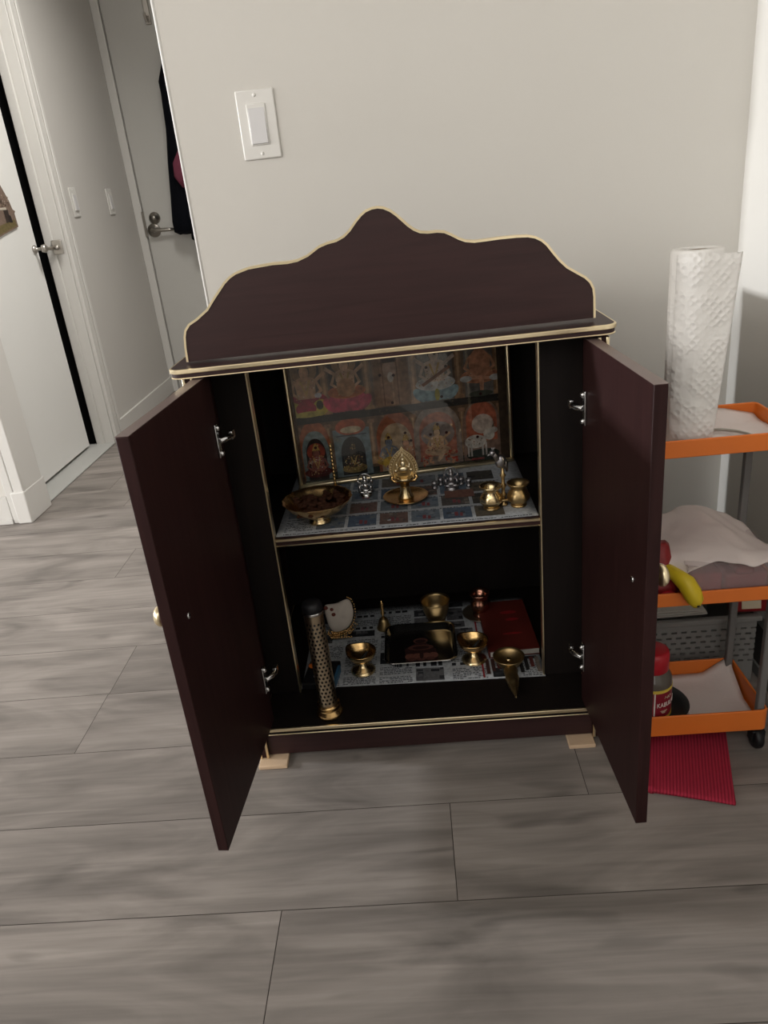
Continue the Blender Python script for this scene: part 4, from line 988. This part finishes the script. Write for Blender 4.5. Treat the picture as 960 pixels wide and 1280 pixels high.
# plastic box with red contents on the middle tray, covered with kitchen paper
bx0, bx1, by0, by1, bz = .672, .806, -.514, -.400, .2995
t = thing('plastic_box', 'clear plastic box with dark red contents on the middle tray', 'box', (.74, -.455, bz))
mb = MB(); w = .002
mb.box(bx0, bx1, by0, by0+w, bz, bz+.060); mb.box(bx0, bx1, by1-w, by1, bz, bz+.060); mb.box(bx0, bx0+w, by0+w, by1-w, bz, bz+.060); mb.box(bx1-w, bx1, by0+w, by1-w, bz, bz+.060); mb.box(bx0, bx1, by0, by1, bz, bz+w)
obj('box_shell', mb, 'clear_plastic', t)
mb = MB(); mb.box(bx0-.002, bx1+.002, by0-.002, by1+.002, bz+.0602, bz+.065); obj('lid', mb, 'clear_plastic', t, bevel=.0015)
mb = MB()
for (x0, x1, y0, y1, z0, z1) in ((bx0+.004, bx0+.056, by0+.003, by1-.01, bz+.003, bz+.044), (bx0+.062, bx1-.006, by0+.010, by1-.012, bz+.003, bz+.036), (bx0+.075, bx1-.03, by0+.004, by0+.04, bz+.037, bz+.050)):
    mb.box(x0, x1, y0, y1, z0, z1)
obj('contents', mb, 'red_content', t, bevel=.005)
def cover(u, v):
    x = .628+u*(.806-.628); y = -.522+v*(.17)
    # front edge is wavy, left side droops over the fruit, back right corner falls away
    yf = -.520+.010*math.sin(u*6)+.004*math.sin(u*15)
    y = yf+v*(-.362+.03*(1-abs(2*u-1.15))-yf)
    h = bz+.071
    z = h+.010*math.exp(-((u-.55)/.25)**2)*math.exp(-((v-.6)/.5)**2)*2.2+.0050*nz(x, y, 5)+.0022*nz(2.6*x, 2.6*y, 8)+.001*math.sin(30*u+12*v)
    z += .018*max(0, 1-u/.30)*0
    if u < .25: z -= (.25-u)/.25*.006*(1-v)*2
    if v < .12: z -= (.12-v)/.12*(.010+.018*math.exp(-((u-.17)/.12)**2))
    if u > .8: z -= (u-.8)/.2*.012*(v)
    return (x, y, max(z, h-.033))
sheet('paper_towel', 'crumpled white kitchen paper draped over the plastic box', cover, 36, 26, th=.0014, origin=(.72, -.45, bz+.07))
# banana
path = [(.640, -.472, .3500), (.648, -.496, .3500), (.657, -.515, .3460), (.666, -.527, .3400), (.6735, -.5325, .3260), (.6785, -.5345, .3130), (.681, -.5355, .3030)]
mb = MB(); mb.tube(path, [.004, .0085, .0115, .0140, .0145, .0125, .0060], 14)
t = thing('banana', 'short yellow fruit hanging over the front rim of the middle tray', 'fruit', (.665, -.52, .32))
obj('skin', mb, 'yellow', t)
mb = MB(); mb.ball((.6805, -.5425, .3075), .0025, 6); obj('tip', mb, 'black_plastic', t)
# red snack packet by the banana, mostly hidden by the cabinet door
t = thing('snack_packet', 'red snack packet with a magenta patch, half hidden behind the right cabinet door', 'packet', (.628, -.50, .2995))
MR = Matrix.Translation((.630, -.498, .299)) @ Matrix.Rotation(math.radians(-14), 4, 'X')
mb = MB()
PK = [(-.034, 0), (.034, 0), (.036, .01), (.030, .05), (.024, .088), (.018, .094), (-.03, .094), (-.034, .088)]
n = len(PK); vs = []; fs = []
for sc, y in ((1, 0), (.9, -.010), (.6, -.014)): vs += [(x*sc, y, .047+(z-.047)*sc) for x, z in PK]
for k in range(2): fs += [(k*n+i, k*n+(i+1) % n, (k+1)*n+(i+1) % n, (k+1)*n+i) for i in range(n)]
fs += [tuple(range(2*n, 3*n)), tuple(reversed(range(n)))]
mb.add(vs, fs, None, True, 0, MR); obj('bag', mb, 'packet_red', t)
mb = MB(); mb.ball((.016, -.0145, .008), .009, 8, 1.3, .6, .9, M=MR); obj('pink_patch', mb, 'jar_lid', t, label='magenta patch')
# jar with a red lid and red label, standing in a black pan
px_, py_ = .6505, -.4545
t = thing('frying_pan', 'black round shallow pan under the jar on the lowest tray', 'pan', (px_, py_, .0505))
mb = MB(); mb.lathe([(0, 0), (.045, 0), (.0495, .003), (.0575, .014), (.0590, .0145), (.0570, .0155), (.0485, .0055), (0, .003)], px_, py_, .0505, 48); obj('pan_body', mb, 'pan_black', t)
mb = MB(); mb.tube([(px_+.02, py_+.052, .0635), (px_+.024, py_+.066, .069), (px_+.025, py_+.075, .070)], [.005, .005, .004], 8); obj('handle', mb, 'pan_black', t)
jx, jy, jz = .6365, -.478, .0545
t = thing('jar', 'clear jar with red lid and red label edged in yellow on the lowest tray', 'jar', (jx, jy, jz))
RJ = .0335
mb = MB(); mb.lathe([(0, 0), (.029, 0), (RJ-.001, .004), (RJ, .010), (RJ, .082), (.032, .090), (.027, .099), (.024, .104), (0, .104)], jx, jy, jz, 48); obj('jar_body', mb, 'jar_body', t)
mb = MB(); mb.lathe([(.0250, .100), (.0268, .102), (.0270, .130), (.0255, .136), (.020, .1375), (0, .138)], jx, jy, jz, 48, rfun=lambda a, j: 1+(.012*math.cos(48*a) if j in (1, 2) else 0)); obj('lid', mb, 'jar_lid', t)
def band(z0, z1, r_, mat, name, a0=0, a1=2*PI, lab=None):
    n_ = 48; mb = MB(); vs = []; fs = []
    for rr, z in ((r_, z0), (r_, z1), (r_-.0006, z1), (r_-.0006, z0)):
        for i in range(n_+1): a = a0+(a1-a0)*i/n_; vs.append((jx+rr*math.cos(a), jy+rr*math.sin(a), jz+z))
    for k in range(4):
        for i in range(n_): p_, q_ = k*(n_+1)+i, ((k+1) % 4)*(n_+1)+i; fs.append((p_, p_+1, q_+1, q_))
    mb.add(vs, fs, None, True); return obj(name, mb, mat, t, label=lab, auto=40)
band(.020, .074, RJ+.0005, 'label_red', 'label_sheet')
band(.070, .0755, RJ+.0008, 'label_yellow', 'upper_band', lab='yellow upper label edge')
band(.0155, .021, RJ+.0008, 'label_yellow', 'lower_band', lab='yellow lower label edge')
band(.021, .070, RJ+.0009, 'label_white', 'label_seam', math.radians(262), math.radians(266), 'white label seam')
def text_on_jar(txt, size, a0, zc, mat, name, stretch=1.0):
    cu = bpy.data.curves.new(name, 'FONT'); cu.body = txt; cu.size = size; cu.extrude = .0003; cu.resolution_u = 3
    o = bpy.data.objects.new(name+'_tmp', cu); COL.objects.link(o)
    bpy.context.view_layer.update()
    dg = bpy.context.evaluated_depsgraph_get(); me = o.evaluated_get(dg).to_mesh()
    mb = MB(); vs = []
    for v in me.vertices:
        a = a0+v.co.x*stretch/RJ; rr = RJ+.0012+v.co.z
        vs.append((jx+rr*math.cos(a), jy+rr*math.sin(a), jz+zc+v.co.y))
    mb.add(vs, [tuple(p.vertices) for p in me.polygons])
    o.evaluated_get(dg).to_mesh_clear(); COL.objects.unlink(o); bpy.data.objects.remove(o); bpy.data.curves.remove(cu)
    return obj(name, mb, mat, t)
text_on_jar('KABULI CH', .0125, math.radians(270), .042, 'label_white', 'label_lettering', .72)
mb = MB()
for k in range(5):
    a = math.radians(293+5*k); mb.tube([(jx+(RJ+.001)*math.cos(a), jy+(RJ+.001)*math.sin(a), jz+.058+.002*math.sin(k*2)), (jx+(RJ+.001)*math.cos(a+.07), jy+(RJ+.001)*math.sin(a+.07), jz+.0605+.002*math.cos(k*3))], .0006, 5)
obj('script_line', mb, 'packet_cream', t)
for k in range(3):
    mb = MB()
    pts_ = [(jx+(RJ+.001)*math.cos(math.radians(280+k*3+6*i)), jy+(RJ+.001)*math.sin(math.radians(280+k*3+6*i)), jz+.034-.0022*k) for i in range(5-k)]
    mb.tube(pts_, .00045, 5); obj('small_print', mb, 'packet_cream', t)
# ribbed red cloth on the floor under the trolley
ca = math.radians(-17)
def cloth_pts(u, v):
    ax, ay = .604, -.604; bx_, by_ = .722, -.640; cx_, cy_ = .772, -.470; dx_, dy_ = .648, -.440
    x = (ax*(1-u)+bx_*u)*(1-v)+(dx_*(1-u)+cx_*u)*v; y = (ay*(1-u)+by_*u)*(1-v)+(dy_*(1-u)+cy_*u)*v
    z = .0125+.0012*nz(x, y, 2)-.004*u
    if v < .1: z -= (.1-v)/.1*.003
    return (x, y, z)
o = sheet('folded_cloth', 'folded ribbed red cloth on the floor in front of the trolley', cloth_pts, 26, 26, th=.0035, mat='red_cloth', origin=(.69, -.54, .004)); o['category'] = 'cloth'
def cloth_low(u, v):
    x, y, z = cloth_pts(u, v); return (x+.002*(1-v), y+.003, .0048+.0006*nz(x, y, 7))
vs0 = MB()
me0 = o.data
# lower fold joined along the left edge
lo = sheet('folded_cloth', '', cloth_low, 26, 26, th=.0045, mat='red_cloth', origin=(.69, -.54, .004))
fold = [Vector(cloth_pts(0, j/20)) for j in range(21)]
mb = MB(); mb.tube([(p.x, p.y, .0072) for p in fold], .0062, 10); rl = obj('rolled_edge', mb, 'red_cloth', o)
lo.name = 'lower_layer'; lo.parent = o; lo.location = (0, 0, 0)
for k in ('label', 'category'):
    if k in lo: del lo[k]
# grey slotted basket behind the trolley, with what lies on it
gx0, gx1, gy0, gy1, gz = .60, .872, -.335, -.11, .150
t = thing('storage_basket', 'grey slotted plastic basket on the floor behind the trolley', 'basket', (.74, -.22, 0))
mb = MB()
def slotted(xa, xb, y, zb_, zt_, nx_, nz_):
    # a wall built of bars round rows of slots
    mb.box(xa, xb, y, y+.004, zb_, zb_+.045)
    zz = zb_+.045; hb = (zt_-.018-zz)/nz_
    for j in range(nz_):
        z_a = zz+j*hb; sl = hb*.34
        mb.box(xa, xb, y, y+.004, z_a+sl, z_a+hb)
        wx = (xb-xa)/nx_; sh_ = (.5 if j % 2 else 0)*wx
        for i in range(-1, nx_+1):
            u0 = xa+i*wx+sh_; a_, b_ = max(xa, u0), min(xb, u0+wx*.45)
            if b_ > a_: mb.box(a_, b_, y, y+.004, z_a, z_a+sl)
    mb.box(xa, xb, y, y+.004, zt_-.018, zt_)
slotted(gx0, gx1, gy0, .004, gz, 15, 7)
mb.box(gx0, gx1, gy1-.004, gy1, .004, gz); mb.box(gx0, gx0+.004, gy0+.004, gy1-.004, .004, gz); mb.box(gx1-.004, gx1, gy0+.004, gy1-.004, .004, gz); mb.box(gx0, gx1, gy0, gy1, 0, .006)
obj('basket_body', mb, 'grey_basket', t)
mb = MB(); mb.box(gx0-.008, gx1+.006, gy0-.008, gy0+.004, gz-.010, gz); mb.box(gx0-.008, gx1+.006, gy1-.004, gy1+.008, gz-.010, gz); mb.box(gx0-.008, gx0+.004, gy0, gy1, gz-.010, gz); mb.box(gx1-.004, gx1+.006, gy0, gy1, gz-.010, gz); obj('rim', mb, 'grey_basket', t, bevel=.002)
for k, (dx, ang, lab) in enumerate(((0, .02, 'lower white folded paper lying on the grey basket'), (-.008, -.03, 'upper white folded paper lying on the grey basket'))):
    MQ = T(.680+dx, -.285, gz+.0004+k*.0075, ang)
    mb = MB(); mb.box(-.085, .105, -.040, .06, 0, .003, M=MQ); mb.box(-.085, .104, -.039, .06, .0034, .0062, M=MQ); mb.box(-.088, -.082, -.040, .06, 0, .0062, M=MQ)
    o = obj('folded_paper', mb, 'page', origin=(.68, -.285, gz), bevel=.001); tag(o, lab, 'paper')
mb = MB(); MQ = T(.775, -.225, gz+.0004, .1); mb.box(-.03, .06, -.05, .06, 0, .045, M=MQ); mb.box(-.032, .062, -.052, .062, .040, .046, M=MQ)
o = obj('carton', mb, 'yellow_dull', origin=(.775, -.225, gz), bevel=.002); tag(o, 'dull yellow carton on the grey basket under the middle tray', 'carton')
t = thing('food_packet', 'shiny red food packet with a cream label at the right of the basket', 'packet', (.862, -.315, gz))
MQ = T(.8615, -.326, gz+.0006, -.05) @ Matrix.Rotation(math.radians(-12), 4, 'X')
mb = MB(); 
PK = [(-.034, 0), (.032, 0), (.036, .012), (.034, .075), (.030, .085), (-.034, .085), (-.037, .075), (-.037, .012)]
n = len(PK); vs = []; fs = []
for sc, y in ((1, .012), (.98, 0), (.85, -.008)): vs += [(x*sc, y, .0425+(z-.0425)*sc) for x, z in PK]
for k in range(2): fs += [(k*n+i, k*n+(i+1) % n, (k+1)*n+(i+1) % n, (k+1)*n+i) for i in range(n)]
fs += [tuple(range(2*n, 3*n)), tuple(reversed(range(n)))]
mb.add(vs, fs, None, True, 0, MQ); obj('bag', mb, 'packet_red', t)
mb = MB(); mb.box(-.018, .016, -.0098, -.0082, .010, .060, M=MQ); obj('label_patch', mb, 'packet_cream', t, label='cream paper label')
# grey framed panel against the right wall
t = thing('metal_panel', 'grey metal framed panel leaning upright against the right wall behind the trolley', 'panel', (.902, -.31, 0))
MQ = Matrix.Translation((.889, 0, 0)) @ Matrix.Rotation(math.radians(5), 4, 'Y')
mb = MB(); y0, y1 = -.43, -.20
for a_, b_, c_, d_ in ((y0, y1, 0, .022), (y0, y1, .098, .12), (y0, y0+.02, .022, .098), (y1-.02, y1, .022, .098)): mb.box(0, .012, a_, b_, c_, d_, M=MQ)
obj('frame', mb, 'grey_panel', t, bevel=.002)
mb = MB(); mb.box(.004, .009, y0+.019, y1-.019, .021, .099, M=MQ); obj('infill', mb, 'panel_dark', t)

# ------------------------------------------------------------------ light
w = bpy.data.worlds.new('daylight'); SC.world = w; w.use_nodes = True
nt = w.node_tree; bg = nt.nodes['Background']; bg.inputs['Color'].default_value = (1.0, .96, .91, 1)
tc = nt.nodes.new('ShaderNodeTexCoord'); vd = nt.nodes.new('ShaderNodeVectorMath'); vd.operation = 'DOT_PRODUCT'
vd.inputs[1].default_value = Vector((0, -.9, .4)).normalized(); nt.links.new(tc.outputs['Generated'], vd.inputs[0])
mr = nt.nodes.new('ShaderNodeMapRange'); mr.interpolation_type = 'SMOOTHSTEP'
mr.inputs['From Min'].default_value = .3; mr.inputs['From Max'].default_value = 1.0; mr.inputs['To Min'].default_value = .01; mr.inputs['To Max'].default_value = 2.05
nt.links.new(vd.outputs['Value'], mr.inputs['Value']); nt.links.new(mr.outputs['Result'], bg.inputs['Strength'])
def area(name, loc, target, sx, sy, power, col, spread=180):
    l = bpy.data.lights.new(name, 'AREA'); l.shape = 'RECTANGLE'; l.size = sx; l.size_y = sy; l.energy = power; l.color = col; l.spread = math.radians(spread)
    o = bpy.data.objects.new(name, l); COL.objects.link(o); o.location = loc
    d = Vector(target)-Vector(loc); o.rotation_euler = d.to_track_quat('-Z', 'Y').to_euler(); return o
area('window_light', (-3.0, -3.6, 1.9), (.2, 0, .9), 2.0, 1.3, 52, (1, .965, .92))
area('side_window', (-3.9, -1.5, 1.35), (.1, -.2, .9), 2.0, 1.3, 40, (1, .97, .93))
area('far_window', (-4.6, -.03, 1.36), (.9, -.15, .75), .30, .22, 24, (.95, .97, 1.0), 60)
area('hall_fill_added', (-.25, 1.10, 2.3), (-1.15, 1.25, .6), .4, .4, 12, (1, .97, .92), 110)  # added fill, stands in for room light reaching the hall
# ------------------------------------------------------------------ camera
f, p, ro, yw = 945.94, .40436449, .10766049, -.06133345
cam_loc = Vector((.28233, -1.5495, .93737))
fw = Vector((math.sin(yw)*math.cos(p), math.cos(yw)*math.cos(p), -math.sin(p)))
rt = Vector((math.cos(yw), -math.sin(yw), 0)); dn = fw.cross(rt)
c, s_ = math.cos(ro), math.sin(ro)
rt2 = rt*c+dn*s_; dn2 = -rt*s_+dn*c
cd = bpy.data.cameras.new('camera'); cam = bpy.data.objects.new('camera', cd); COL.objects.link(cam)
R = Matrix((rt2, -dn2, -fw)).transposed().to_4x4(); cam.matrix_world = Matrix.Translation(cam_loc) @ R
cd.sensor_fit = 'HORIZONTAL'; cd.sensor_width = 36; cd.lens = f/960*36; cd.clip_start = .02
SC.camera = cam
vs_ = SC.view_settings; vs_.view_transform = 'Standard'; vs_.look = 'None'; vs_.exposure = 0; vs_.gamma = 1; vs_.use_curve_mapping = False
